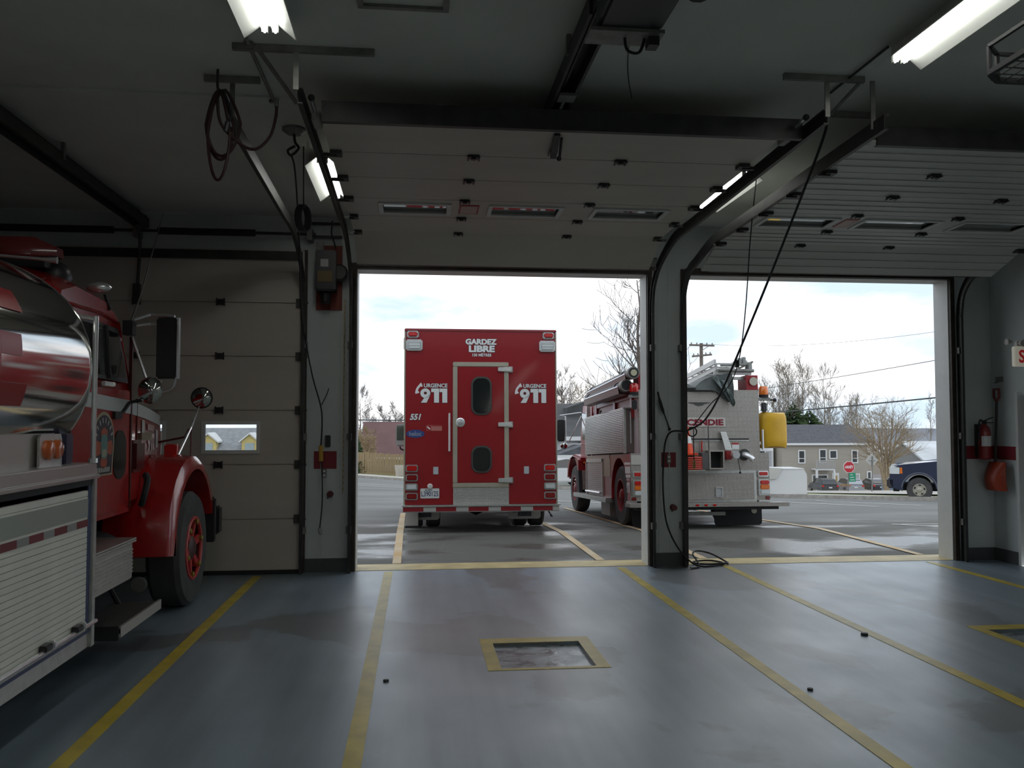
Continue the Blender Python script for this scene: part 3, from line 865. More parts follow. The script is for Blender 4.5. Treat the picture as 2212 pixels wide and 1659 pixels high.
# wall mounted door operator
op = thing('door_operator', 'dark motor operator with a pale label mounted on a red board on the left pillar', 'door operator', (-1.05, WY, 3.12))
MB().box(-1.207, -.90, WY - .02, WY, 3.12, 3.90).build('backboard', mat('board_red', (0.20, 0.035, 0.02), 0.6), op)
MB().box(-1.19, -.955, WY - .28, WY - .02, 3.32, 3.80).build('motor_case', blackp_m, op, bevel=.015)
MB().box(-1.13, -1.04, WY - .283, WY - .28, 3.60, 3.69).build('rating_label', mat('label_grey', (0.42, 0.42, 0.42), 0.5), op)
MB().box(-1.16, -.99, WY - .283, WY - .28, 3.42, 3.55).build('warning_label', mat('label_ochre', (0.13, 0.08, 0.02), 0.5), op)
MB().lathe([(.09, 0), (.10, -.02), (.10, -.12), (.08, -.14)], (-.92, WY - .06, 3.55), 'y', 16).build('chain_wheel', steel_m, op)
MB().lathe([(.05, 0), (.06, .02), (.06, .12), (.05, .14)], (-1.08, WY - .15, 3.18), 'z', 14).build('gear_housing', blackp_m, op)
MB().box(-1.20, -1.12, WY - .10, WY - .02, 3.80, 3.93).build('junction_box', galv_m, op)
MB().tube(spline([(-.97, WY - .1, 3.85), (-1.0, WY - .08, 3.95), (-1.03, WY - .05, 4.05), (-1.02, WY - .04, 4.2)], 4), .008, 6).build('supply_cable', black_m, op)
for z in (4.0, 4.16):
    MB().box(-1.3, -.9, WY - .06, WY - .03, z - .015, z + .015).build('support_angle', steel_m, op)

# ---------------------------------------------------------------- right-hand cable drop with a coil on the floor
rc = thing('air_line', 'long black air line tied to the middle pillar and coiled on the floor', 'hose', (3.4, 10.5, 0))
pts = [(3.25, 6.55, 4.2), (3.24, 6.6, 4.05), (3.25, 7.2, 3.55), (3.3, 8.2, 2.85), (3.33, 9.2, 2.15), (3.38, 9.9, 1.83), (3.34, 10.2, 1.72), (3.25, 10.35, 1.67), (3.12, 10.45, 1.66), (3.06, 10.5, 1.55), (3.03, 10.5, 1.32), (3.02, 10.5, .95), (3.06, 10.5, .55), (3.18, 10.45, .25), (3.35, 10.4, .06), (3.50, 10.4, .014)]
MB().tube(spline(pts, 7), .011, 8).build('hose', black_m, rc, smooth=True)
coil = [(3.50, 10.4, .014), (3.72, 10.48, .014), (3.83, 10.64, .014), (3.72, 10.80, .022), (3.50, 10.72, .03), (3.42, 10.56, .034), (3.55, 10.46, .032), (3.80, 10.52, .03), (3.88, 10.66, .02), (3.74, 10.86, .10), (3.56, 10.84, .14), (3.46, 10.72, .12), (3.46, 10.55, .06), (3.44, 10.40, .016), (3.36, 10.33, .014)]
MB().tube(spline(coil, 6), .011, 8).build('floor_coil', black_m, rc, smooth=True)
MB().tube([(3.37, 10.34, .016), (3.30, 10.30, .018)], .016, 8).build('coupling', galv_m, rc)
MB().tube([(3.30 + .055 * math.cos(a), 10.2, 1.66 + .055 * math.sin(a)) for a in [2 * PI * k / 18 for k in range(18)]], .008, 6, closed=True).build('tie_ring', black_m, rc, smooth=True)
rw = thing('extension_cord', 'thin black cord with a small slider hanging in front of the ribbed door', 'cord', (3.7, 9.0, 1.1))
MB().tube(spline([(3.27, 8.05, 4.15), (3.30, 8.3, 3.6), (3.36, 8.6, 2.95), (3.40, 8.9, 2.45), (3.50, 9.5, 2.18), (3.42, 9.9, 1.98), (3.30, 10.15, 1.73)], 6), .006, 6).build('cord', black_m, rw)
MB().obox((3.405, 8.98, 2.40), (.04, .03, .08)).build('slider', blackp_m, rw)
MB().tube(spline([(3.30, 10.15, 1.70), (3.31, 10.18, 1.45), (3.32, 10.2, 1.3)], 4), .006, 6).build('tail', black_m, rw)
MB().tube([(3.32, 10.2, 1.32), (3.32, 10.2, 1.22)], .018, 8).build('handle', mat('handle_ochre', (0.30, 0.2, 0.05), 0.5), rw)
r = thing('tie_rope', 'short dark rope tied across the middle pillar', 'rope', (3.05, WY - .04, 1.7))
MB().tube(spline([(2.97, 10.52, 2.15), (3.02, 10.55, 1.98), (3.10, 10.57, 1.78), (3.13, 10.58, 1.70)], 4), [.012] * 3 + [.02] * 3 + [.008] * 7, 6).build('rope', black_m, r)
MB().ball((3.135, 10.59, 1.69), .02).build('eye_bolt', steel_m, r)

# ---------------------------------------------------------------- caged heater hanging at the upper right
hg = thing('caged_heater', 'black caged heater hung on chains at the upper right edge', 'heater', (3.5, 4.5, 3.78))
x0, x1, y0, y1, z = 3.30, 4.0, 4.28, 4.74, 3.80
fr = MB()
for a, c in (((x0, y0), (x1, y0)), ((x1, y0), (x1, y1)), ((x1, y1), (x0 + .12, y1)), ((x0 + .12, y1), (x0, y1 - .1)), ((x0, y1 - .1), (x0, y0))):
    fr.bar((*a, z), (*c, z), .03, .03)
    fr.bar((*a, z + .16), (*c, z + .16), .02, .02)
    fr.bar((*a, z), (*a, z + .16), .02, .02)
fr.build('frame', black_m, hg)
for q in range(1, 9):
    xx = x0 + (x1 - x0) * q / 9
    MB().tube([(xx, y0, z), (xx, y1, z)], .004, 5).build('cage_wire', black_m, hg)
for q in range(1, 5):
    yy = y0 + (y1 - y0) * q / 5
    MB().tube([(x0, yy, z), (x1, yy, z)], .004, 5).build('cage_wire', black_m, hg)
for x, y in ((x0 + .02, y0 + .05), (x1 - .02, y1 - .05)):
    MB().tube([(x, y, z + .16), (x + .01, y - .02, CZ)], .006, 6).build('chain', steel_m, hg)

# ---------------------------------------------------------------- right corner: extinguisher, scoop, exit sign
fe = thing('fire_extinguisher', 'red fire extinguisher with white label hung in the right corner', 'extinguisher', (7.25, 10.47, 1.28))
ex_m = mat('extinguisher_red', (0.26, 0.02, 0.02), 0.3, coat=0.4)
MB().lathe([(.06, 0), (.075, .015), (.075, .34), (.06, .41), (.03, .44), (.03, .46)], (7.25, 10.47, 1.30), n=18).build('cylinder', ex_m, fe, smooth=True)
MB().add([(7.25 + .0765 * math.cos(a), 10.47 + .0765 * math.sin(a), zz) for zz in (1.47, 1.60) for a in [PI + .5 + (PI - 1.0) * k / 8 for k in range(9)]],
         [(k, k + 1, k + 10, k + 9) for k in range(8)]).build('label_sheet', white_m, fe)
MB().box(7.235, 7.265, 10.44, 10.5, 1.75, 1.80).bar((7.25, 10.45, 1.80), (7.30, 10.36, 1.84), .022, .012).bar((7.25, 10.45, 1.77), (7.30, 10.36, 1.77), .022, .012).build('valve', blackp_m, fe)
MB().tube(spline([(7.22, 10.45, 1.79), (7.16, 10.42, 1.80), (7.14, 10.42, 1.70), (7.155, 10.43, 1.55)], 5), .011, 7).build('hose', black_m, fe)
MB().box(7.20, 7.30, 10.545, 10.6, 1.33, 1.75).build('bracket', steel_m, fe)
sc = thing('snow_scoop', 'long-handled orange-red scoop shovel hung on the wall right of the extinguisher', 'shovel', (7.38, 10.4, .9))
MB().tube([(7.40, 10.43, 2.05), (7.37, 10.44, 1.25)], .016, 8).build('shaft', mat('shaft_black', (0.03, 0.03, 0.03), 0.5), sc)
hd = MB(); hd.tube([(7.40, 10.43, 2.03), (7.40, 10.38, 2.10), (7.40, 10.38, 2.20), (7.40, 10.48, 2.20), (7.40, 10.48, 2.10)], .016, 8, closed=True)
hd.build('grip', mat('grip_red', (0.17, 0.02, 0.02), 0.5), sc)
bl = MB(); rings = []
for q in range(9):
    t = q / 8; w = .17 + .03 * t; z = 1.27 - .36 * t; dpt = .05 + .10 * math.sin(t * PI * .8)
    rings.append([Vector((7.40 - dpt * math.cos(a) - .02, 10.40 + w * math.sin(a), z)) for a in [-1.35 + 2.7 * k / 10 for k in range(11)]] +
                 [Vector((7.40 - (dpt - .012) * math.cos(a) - .012, 10.40 + (w - .008) * math.sin(a), z)) for a in [1.35 - 2.7 * k / 10 for k in range(11)]])
bl.loft(rings).build('blade', mat('scoop_orange', (0.36, 0.045, 0.015), 0.4), sc, smooth=True)
r = thing('wall_hanger', 'small grey hanger plate on the wall above the scoop', 'hanger', (7.44, 10.42, 2.28))
MB().box(7.43, 7.45, 10.36, 10.49, 2.29, 2.36).bar((7.44, 10.43, 2.30), (7.38, 10.43, 2.28), .02, .02).build('plate', galv_m, r)
es = thing('exit_sign', 'white exit sign with red lettering at the right edge', 'sign', (7.08, 9.2, 2.4))
MB().box(6.765, 7.42, 9.2, 9.26, 2.41, 2.64).build('case', mat('sign_cream', (0.62, 0.60, 0.50), 0.5, emit=0.22), es, bevel=.008)
lettering('SORTIE', (7.09, 9.198, 2.525), .56, .15, mat('exit_red', (0.75, 0.03, 0.03), 0.5, emit=0.1), es, world=True)
MB().box(7.42, 7.45, 9.15, 9.31, 2.45, 2.6).build('wall_plate', fix_m, es)
em = thing('emergency_lamp', 'pale twin emergency lamp on the exit sign', 'lamp', (6.85, 9.2, 2.64))
MB().box(6.80, 7.2, 9.2, 9.26, 2.64, 2.70).build('body', mat('lamp_cream', (0.55, 0.53, 0.46), 0.5), em, bevel=.008)
MB().lathe([(.02, 0), (.04, -.05), (.04, -.07)], (6.82, 9.19, 2.67), 'y', 12).build('lamp_head', mat('lamp_grey', (0.40, 0.39, 0.34), 0.4), em)
MB().lathe([(.02, 0), (.035, -.05), (.035, -.06)], (6.74, 9.22, 2.69), 'x', 12).build('lamp_head', MATS['lamp_grey'], em)

# ================================================================= VEHICLES
def wheel(parent, c, r, w, side, rim_m, rr=0.56, nuts=0, dish=.06, hub=None):
    """tyre and rim about the x axis; side = +1 when the outer face looks to +x"""
    x, y, z = c; R = r * rr
    ty = MB().lathe([(R, -w / 2), (r * .93, -w / 2), (r, -w * .36), (r, w * .36), (r * .93, w / 2), (R, w / 2)], c, 'x', 32, caps=(False, False)).build('tyre', tyre_m, parent, smooth=True, world=False)
    f = side * w / 2
    rm = MB().lathe([(R + .004, f * 1.01), (R * .93, f * 1.03), (R * .88, f - side * dish), (R * .45, f - side * dish), (R * .40, f - side * .02), (R * .22, f + side * .01), (R * .02, f + side * .01)], c, 'x', 28, caps=(False, True)).build('rim', rim_m, parent, smooth=True, world=False)
    for k in range(nuts):
        a = 2 * PI * k / nuts
        p = (x, y + R * .68 * math.cos(a), z + R * .68 * math.sin(a))
        MB().lathe([(.022, f - side * dish), (.022, f - side * dish + side * .03), (.012, f - side * dish + side * .045)], p, 'x', 6).build('lug_nut', hub or chrome_m, rm, world=False)
    return ty, rm

# ----------------------------------------------------------------- ambulance-type rescue truck
am = thing('rescue_truck', 'red box-bodied rescue truck seen from behind outside the middle doorway', 'truck', (1.055, 14.2, -0.005), (-0.043, 0, 0))
def A(name, b, m, parent=None, **k):
    return b.build(name, m, parent or am, world=False, **k)
body = A('body', MB().box(-1.245, 1.245, 0, 4.7, .43, 3.30), red_m, bevel=.02)
A('roof_cap', MB().box(-1.26, 1.26, -.012, 4.72, 3.28, 3.325), mat('roof_red', (0.24, 0.03, 0.035), 0.4), body, bevel=.01)
A('corner_trim', MB().box(-1.262, -1.235, .02, .06, .43, 3.28).box(1.235, 1.262, .02, .06, .43, 3.28), beige_m, body)
A('underframe', MB().box(-.45, -.35, .3, 6.5, .38, .55).box(.35, .45, .3, 6.5, .38, .55).box(-.9, .9, .15, .25, .40, .5).box(-.15, .15, 1.2, 1.5, .3, .6), black_m)
A('axle', MB().tube([(-.9, 1.32, .36), (.9, 1.32, .36)], .06, 8).lathe([(.1, -.15), (.17, 0), (.1, .15)], (0, 1.32, .36), 'x', 12), black_m)
fr_ = A('door_frame', MB().frame(-.467, .453, .72, 2.775, .075, -.025, .01), beige_m, bevel=.008)
dd = A('rear_door', MB().box(-.392, .378, -.018, .01, .795, 2.70), red_m, bevel=.006)
for z0, z1 in ((1.90, 2.535), (.955, 1.40)):
    w = A('window', MB().prism(rrect(-.168, .172, z0, z1, .13), 'y', -.034, -.005), mat('window_rubber', (0.06, 0.06, 0.055), 0.5), dd, bevel=.006)
    A('pane', MB().prism(rrect(-.138, .142, z0 + .03, z1 - .03, .11), 'y', -.040, -.034), glass_dark_m, dd)
lt = A('latch', MB().lathe([(.075, 0), (.075, -.012), (.06, -.02), (.035, -.022), (.03, -.045), (.01, -.05)], (-.345, -.018, 1.78), 'y', 22), chrome_m, dd, smooth=True)
A('grab_rail', MB().tube([(-.525, -.05, 1.31), (-.525, -.05, 1.93)], .016, 10).tube([(-.525, 0, 1.33), (-.525, -.05, 1.33)], .014, 8).tube([(-.525, 0, 1.91), (-.525, -.05, 1.91)], .014, 8), chrome_m)
for z in (2.655, 1.745, .835):
    h = A('hinge', MB().box(.275, .50, -.055, -.02, z - .035, z + .035), chrome_m, bevel=.008)
    A('hinge_plate', MB().box(.45, .52, -.04, 0, z - .05, z + .05), alu_m, h, bevel=.006)
for sg in (-1, 1):
    def fx(x0, x1): return (x0, x1) if sg < 0 else (-x1, -x0)
    x0, x1 = fx(-1.222, -1.025)
    l = A('warning_light', MB().box(x0, x1, -.035, 0, 3.165, 3.285), chrome_m, bevel=.02)
    A('lens', MB().box(x0 + .022, x1 - .022, -.06, -.03, 3.187, 3.263), redlens_m, l, bevel=.015)
    x0, x1 = fx(-1.235, -.965)
    l = A('scene_light', MB().box(x0, x1, -.05, 0, 2.955, 3.14), chrome_m, bevel=.02)
    A('lens', MB().box(x0 + .035, x1 - .035, -.06, -.045, 2.985, 3.11), clear_m, l, bevel=.008)
    for dz in (.05, .10):
        A('lens_bar', MB().box(x0 + .035, x1 - .035, -.063, -.058, 2.985 + dz - .004, 2.985 + dz + .004), alu_m, l)
    l = A('side_light', MB().box(-1.275 if sg < 0 else 1.245, -1.245 if sg < 0 else 1.275, .15, .45, 3.02, 3.2), chrome_m, bevel=.01)
    for i, (z, mm) in enumerate(((1.035, redlens_m), (.885, darkred_m), (.735, clear_m), (.585, darkred_m))):
        x0, x1 = fx(-1.23, -1.03)
        l = A('tail_light', MB().box(x0, x1, -.03, 0, z - .06, z + .06), chrome_m, bevel=.022)
        A('lens', MB().box(x0 + .02, x1 - .02, -.045, -.025, z - .042, z + .042), mm, l, bevel=.014)
    x0, x1 = fx(-.785, -.70)
    A('marker_plate', MB().box(x0, x1, -.008, 0, .935, 1.06), mat('marker_grey', (0.45, 0.50, 0.52), 0.4), bevel=.004)
pl = A('licence_plate', MB().box(-.99, -.685, -.014, 0, .55, .71), mat('plate_white', (0.66, 0.68, 0.68), 0.4), bevel=.006)
lettering('L390125', (-.838, -.014, .625), .27, .085, blueink_m, pl)
A('plate_emblem', MB().box(-.915, -.895, -.016, -.014, .678, .695).box(-.89, -.80, -.016, -.014, .682, .69), blueink_m, pl)
A('plate_lamp', MB().lathe([(.045, 0), (.045, -.03), (.03, -.05)], (-.835, 0, .745), 'y', 14), mat('lamp_white', (0.6, 0.6, 0.58), 0.4), pl)
A('kick_plate', MB().box(-.46, .45, -.012, .004, .44, .72), plate2_m)
bp = A('bumper', MB().box(-1.27, 1.27, -.09, .0, .33, .425), mat('bumper_grey', (0.40, 0.40, 0.38), 0.5), bevel=.006)
A('step_top', MB().box(-1.29, 1.29, -.11, 0, .425, .445), plate2_m, bp)
xx = -1.265
k = 0
while xx < 1.25:
    ww = .325 if k % 2 == 0 else .20
    A('reflective_tape', MB().box(xx, min(xx + ww, 1.265), -.094, -.089, .345, .412), (mat('tape_red', (0.25, 0.01, 0.02), 0.4) if k % 2 == 0 else mat('tape_silver', (0.45, 0.45, 0.43), 0.4)), bp)
    xx += ww; k += 1
for x0, x1 in ((-1.20, -.66), (.50, 1.06)):
    f = A('mud_flap', MB().prism(rrect(x0, x1, .165, .36, .05, 4), 'y', .62, .635), mat('flap_white', (0.45, 0.45, 0.42), 0.6))
    A('flap_print', MB().box(x0 + .17, x0 + .40, .615, .62, .21, .35), mat('flap_ink', (0.06, 0.065, 0.08), 0.6, var=.5, scale=30), f)
st = A('stabiliser_leg', MB().box(-1.225, -1.02, .50, .60, .075, .45), mat('leg_white', (0.50, 0.50, 0.47), 0.6), bevel=.005)
A('stabiliser_foot', MB().box(-1.24, -1.0, .46, .64, .045, .075), black_m, st)
A('exhaust_pipe', MB().tube([(.55, .1, .33), (.62, .5, .38), (.62, 2, .40)], .04, 10), galv_m)
A('tow_hook', MB().tube(spline([(1.1, .0, .33), (1.13, -.04, .28), (1.16, -.02, .24), (1.13, 0, .26)], 4), .012, 6), steel_m)
for sg in (-1, 1):
    for xo in (1.06, .76):
        wheel(am, (sg * xo, 1.32, .40), .40, .24, sg, mat('rim_steel', (0.4, 0.4, 0.4), 0.4, 0.7))
    wheel(am, (sg * .98, 5.55, .40), .40, .25, sg, MATS['rim_steel'])
cb = A('cab', MB().prism([(4.75, .5), (4.75, 2.2), (5.0, 2.25), (5.6, 2.2), (6.1, 1.55), (7.2, 1.35), (7.35, 1.0), (7.35, .45)], 'x', -1.0, 1.0), red_m, bevel=.05)
A('wheel_arch', MB().box(-1.12, -.98, 5.1, 6.05, .5, 1.1).box(.98, 1.12, 5.1, 6.05, .5, 1.1), red_m, cb, bevel=.04)
A('side_glass', MB().box(-1.005, -.99, 5.0, 5.7, 1.55, 2.1), glass_dark_m, cb)
A('side_glass', MB().box(.99, 1.005, 5.0, 5.7, 1.55, 2.1), glass_dark_m, cb)
for sg in (-1, 1):
    mr = A('mirror', MB().box(min(sg * 1.28, sg * 1.52), max(sg * 1.28, sg * 1.52), 5.5, 5.58, 1.48, 1.98), mat('mirror_case', (0.30, 0.31, 0.30), 0.4), bevel=.03)
    A('mirror_glass', MB().box(min(sg * 1.30, sg * 1.50), max(sg * 1.30, sg * 1.50), 5.49, 5.5, 1.62, 1.95), mat('mirror', (0.5, 0.52, 0.5), 0.05, 1.0), mr)
    A('mirror_arm', MB().tube(spline([(sg * 1.0, 5.6, 1.45), (sg * 1.2, 5.6, 1.38), (sg * 1.4, 5.55, 1.42), (sg * 1.42, 5.55, 1.5)], 4), .018, 8), black_m, mr)
A('cab_fender_step', MB().box(-1.30, -1.245, 2.6, 4.5, .42, .50), mat('side_skirt', (0.4, 0.4, 0.42), 0.4), am)
# decals on the rear wall of the body
def decal(text, c, w, h, shear=0, out=True):
    if out: lettering(text, (c[0], -.002, c[1]), w, h, ink_m, am, shear=shear, out=True, lift=.0005, t=.001, name='lettering_outline')
    lettering(text, (c[0], -.003, c[1]), w, h, white_m, am, shear=shear, lift=.002, t=.001)
decal('GARDEZ', (.0, 3.115), .52, .098)
decal('LIBRE', (.01, 2.998), .43, .112)
decal('150 M\u00c8TRES', (.01, 2.90), .315, .06)
for cx in (-.77, .868):
    decal('URGENCE', (cx + .022, 2.385), .385, .066)
    decal('911', (cx - .008, 2.22), .44, .235)
    ph = MB()
    pts = spline([(cx - .20, -.006, 2.40), (cx - .245, -.006, 2.375), (cx - .285, -.006, 2.31), (cx - .275, -.006, 2.255)], 4)
    ph.tube(pts, [.03, .034, .03, .022] + [.018] * (len(pts) - 8) + [.022, .03, .034, .03], 8)
    for v in ph.v: v.y = -.003 - .001 * (v.y + .006) / .03
    A('phone_symbol', ph, white_m)
decal('551', (-1.075, 1.87), .185, .10, shear=.25)
ov = A('maker_badge', MB().lathe([(1, 0), (1, -.004)], (0, 0, 0), 'y', 32), mat('badge_blue', (0.03, 0.06, 0.22), 0.4))
for v in ov.data.vertices: v.co.x = v.co.x * .148 - 1.075; v.co.z = v.co.z * .066 + 1.595
lettering('heloc', (-1.075, -.005, 1.597), .20, .075, mat('badge_grey', (0.25, 0.30, 0.38), 0.4), ov)
sk = A('warning_sticker', MB().box(-.90, -.645, -.004, 0, 1.645, 1.735), mat('sticker_pink', (0.45, 0.16, 0.14), 0.5))
A('sticker_panel', MB().box(-.895, -.82, -.006, -.003, 1.65, 1.73).box(-.81, -.65, -.006, -.003, 1.718, 1.732), mat('sticker_red', (0.30, 0.02, 0.02), 0.5), sk)
A('sticker_symbol', MB().bar((-.885, -.007, 1.71), (-.835, -.007, 1.67), .02, .003, (0, 1, 0)), white_m, sk)

# ----------------------------------------------------------------- fire engine
en = thing('fire_engine', 'fire pumper with bright metal rear, red front fender and ladder rack parked behind the pillar', 'truck', (4.865, 14.55, -0.028), (-0.047, 0, 0))
def E(name, b, m, parent=None, **k):
    return b.build(name, m, parent or en, world=False, **k)
HW = 1.225
# side walls with the wheel arch cut out, as one profile extruded through the width
arch = [(.9 + .62 * math.cos(a), .58 + .62 * math.sin(a)) for a in [math.radians(d) for d in range(-12, 193, 12)]]
prof = [(0.02, .46), (.27, .46)] + list(reversed(arch)) + [(1.54, .44), (3.9, .42), (3.9, 1.27), (.02, 1.27)]
lb = E('lower_body', MB().prism(prof, 'x', -HW, -HW + .45).prism(prof, 'x', HW - .45, HW), mat('engine_red', (0.27, 0.008, 0.014), 0.35, coat=.15), bevel=.008)
E('body_core', MB().box(-HW + .45, HW - .45, .05, 3.9, .55, 1.28), black_m, lb)
rl_ = E('rear_panel', MB().box(-HW, HW, -.01, .03, .46, 1.28).box(-1.07, 1.07, -.01, .03, 1.28, 2.37), plate_m)
E('panel_seam', MB().box(-.85, .87, -.016, -.008, 1.505, 1.525), black_m, rl_)
E('panel_lip', MB().box(-.85, .87, -.02, -.008, 1.475, 1.50), alu_m, rl_)
hb = E('hose_bed', MB().box(-1.07, -1.02, .03, 3.9, 1.28, 2.37).box(1.02, 1.07, .03, 3.9, 1.28, 2.37).box(-1.07, 1.07, 3.8, 3.9, 1.28, 2.2).box(-1.02, 1.02, .03, 3.8, 1.28, 2.05), mat('bed_white', (0.55, 0.52, 0.52), 0.4))
E('bed_post', MB().box(-1.12, -1.05, .3, .42, 1.9, 2.42).box(-1.12, -1.05, 1.6, 1.75, 1.9, 2.42).box(-1.12, -1.05, 3.3, 3.6, 1.9, 2.42).box(-1.115, -1.03, .1, 3.7, 2.25, 2.42), MATS['engine_red'], hb)
# tailboard door and frame
fr_ = E('locker_frame', MB().frame(-.95, .98, .43, .975, .05, -.03, 0), alu_m, bevel=.006)
ld_ = E('locker_door', MB().box(-.90, .93, -.045, -.005, .48, .925), plate_m, fr_, bevel=.006)
E('locker_latch', MB().frame(.24, .365, .52, .69, .02, -.06, -.04).box(.265, .34, -.05, -.045, .545, .66), chrome_m, fr_)
tb = E('tailboard', MB().box(-1.34, 1.42, -.36, 0, .37, .435), plate_m, bevel=.006)
E('tailboard_support', MB().box(-1.2, 1.25, -.30, 0, .32, .37), black_m, tb)
for x in (.0, .15, .30):
    E('clearance_light', MB().box(-.22 + x, -.16 + x, -.368, -.355, .385, .415), redlens_m, tb, bevel=.005)
sg_ = E('name_plate', MB().box(-.45, .455, -.022, -.008, 1.73, 1.885), mat('nameplate_cream', (0.55, 0.53, 0.49), 0.4))
lettering('INCENDIE', (0, -.022, 1.805), .84, .11, mat('letter_maroon', (0.22, 0.01, 0.03), 0.4), sg_)
em_ = MB().prism([(-.20, 2.15), (.20, 2.15), (.16, 2.135), (.10, 2.13), (.06, 2.10), (0, 2.09), (-.06, 2.10), (-.10, 2.13), (-.16, 2.135)], 'y', -.02, -.008)
E('wing_badge', em_, mat('badge_dark', (0.10, 0.10, 0.10), 0.4, 0.5), label='small dark winged badge')
# taillight stacks both sides
for sgn in (-1, 1):
    def fx(x0, x1): return (x0, x1) if sgn > 0 else (-x1, -x0)
    x0, x1 = fx(1.01, 1.20)
    a = E('tail_light', MB().box(x0, x1, -.04, 0, .865, .965), chrome_m, bevel=.012)
    E('lens', MB().box(x0 + .02, x1 - .02, -.055, -.035, .885, .945), redlens_m, a, bevel=.008)
    x0, x1 = fx(1.01, 1.21)
    a = E('light_cluster', MB().box(x0, x1, -.035, 0, .545, .82), alu_m, bevel=.012)
    for z0, z1, mm in ((.73, .80, redlens_m), (.645, .728, amber_m), (.56, .64, clear_m)):
        E('lens', MB().box(x0 + .035, x1 - .005, -.055, -.03, z0, z1), mm, a, bevel=.012)
    x0, x1 = fx(1.14, 1.225)
    E('reflector', MB().box(x0, x1, -.02, 0, .47, .53), darkred_m, bevel=.015)
E('number_plate', MB().box(-HW + .0, -HW + .30, -.018, -.005, 1.08, 1.24), mat('plate_cream', (0.5, 0.49, 0.45), 0.4))
lettering('2', (-HW + .24, -.018, 1.16), .07, .11, MATS['letter_maroon'], en)
# rear plumbing, tray, cone, hose coil
tr = E('hose_tray', MB().frame(.09, .36, .995, 1.32, .025, -.20, -.01), plate_m, label='dark open hose tray')
E('tray_back', MB().box(.11, .34, -.05, -.02, 1.02, 1.30), black_m, tr)
E('tray_side', MB().box(-.03, .09, -.19, -.01, 1.0, 1.28), mat('tray_dark', (0.10, 0.10, 0.10), 0.5), tr)
tp = E('folding_step', MB().add([(.35, -.03, 1.64), (.46, -.03, 1.64), (.53, -.10, 1.33), (.41, -.10, 1.33), (.35, -.05, 1.64), (.46, -.05, 1.64), (.53, -.12, 1.33), (.41, -.12, 1.33)], [(0, 1, 2, 3), (7, 6, 5, 4), (0, 4, 5, 1), (1, 5, 6, 2), (2, 6, 7, 3), (3, 7, 4, 0)]), plate2_m, label='bright folded tread step')
v1 = E('discharge_valve', MB().lathe([(.06, 0), (.06, -.10), (.05, -.12), (.05, -.20), (.065, -.21), (.065, -.25)], (.55, -.01, 1.24), 'y', 16), chrome_m, smooth=True)
E('valve_body', MB().box(.41, .53, -.12, 0, 1.16, 1.31), mat('valve_red', (0.28, 0.02, 0.02), 0.4), v1, bevel=.015)
E('cap_chain', MB().tube([(.59, -.2, 1.2), (.62, -.22, 1.0), (.62, -.22, .95)], .006, 5).ball((.62, -.22, .94), .02), black_m, v1)
v2 = E('discharge_valve', MB().tube([(.78, 0, 1.245), (.80, -.08, 1.24), (.86, -.14, 1.19)], [.055, .05, .04], 14).tube([(.85, -.13, 1.195), (.89, -.17, 1.15)], .05, 14), chrome_m, smooth=True)
E('flange', MB().lathe([(.10, 0), (.10, -.02)], (.78, -.005, 1.245), 'y', 16), steel_m, v2)
E('warning_label', MB().box(.565, .69, -.014, -.008, 1.34, 1.42), white_m)
E('warning_label', MB().box(.565, .69, -.014, -.008, 1.42, 1.45), mat('label_red', (0.40, 0.02, 0.02), 0.5))
E('lever', MB().tube([(-.04 + .06, -.04, 1.30), (.02, -.04, 1.48)], .012, 6), redlens_m)
E('antenna_rod', MB().tube([(.13, -.08, 1.31), (.13, -.06, 1.75)], .006, 5), steel_m)
# suction hoses in troughs on the left
tubeb = mat('suction_hose', (0.022, 0.024, 0.028), 0.5)
for x, zr, zf, y0, y1 in ((-1.19, 2.645, 2.60, -.12, 3.45), (-1.26, 2.45, 2.45, .12, 3.45)):
    tbn = E('suction_hose', MB().tube([(x, y0, zr), (x, y1, zf)], .085, 18), tubeb, smooth=True)
    E('coupling', MB().lathe([(.105, -.05), (.105, .12), (.09, .14)], (x, y0, zr), 'y', 20), galv_m, tbn, smooth=True)
    E('coupling_mouth', MB().lathe([(.085, 0), (.085, -.006)], (x, y0 - .05, zr), 'y', 20), black_m, tbn)
    if zr > 2.6: E('mouth_plug', MB().lathe([(.055, 0), (.055, -.006)], (x, y0 - .056, zr), 'y', 20), mat('mouth_cream', (0.45, 0.43, 0.30), 0.5), tbn)
    E('hose_trough', MB().add([(x - .10, y0 + .18, zr), (x - .10, y1, zf), (x - .085, y0 + .18, zr - .13), (x - .085, y1, zf - .13), (x + .06, y0 + .18, zr - .15), (x + .06, y1, zf - .15)], [(0, 1, 3, 2), (2, 3, 5, 4)]), mat('trough_metal', (0.26, 0.21, 0.195), 0.45, 0.5), tbn)
    E('trough_lip', MB().bar((x - .10, y0 + .18, zr), (x - .10, y1, zf), .012, .02), chrome_m, tbn)
    for yy in (y0 + .5, y1 - .3):
        E('strap', MB().tube([(x + .092 * math.cos(a), yy, zr + (zf - zr) * (yy - y0) / (y1 - y0) + .092 * math.sin(a)) for a in [2 * PI * q / 16 for q in range(16)]], .008, 5, closed=True), black_m, tbn)
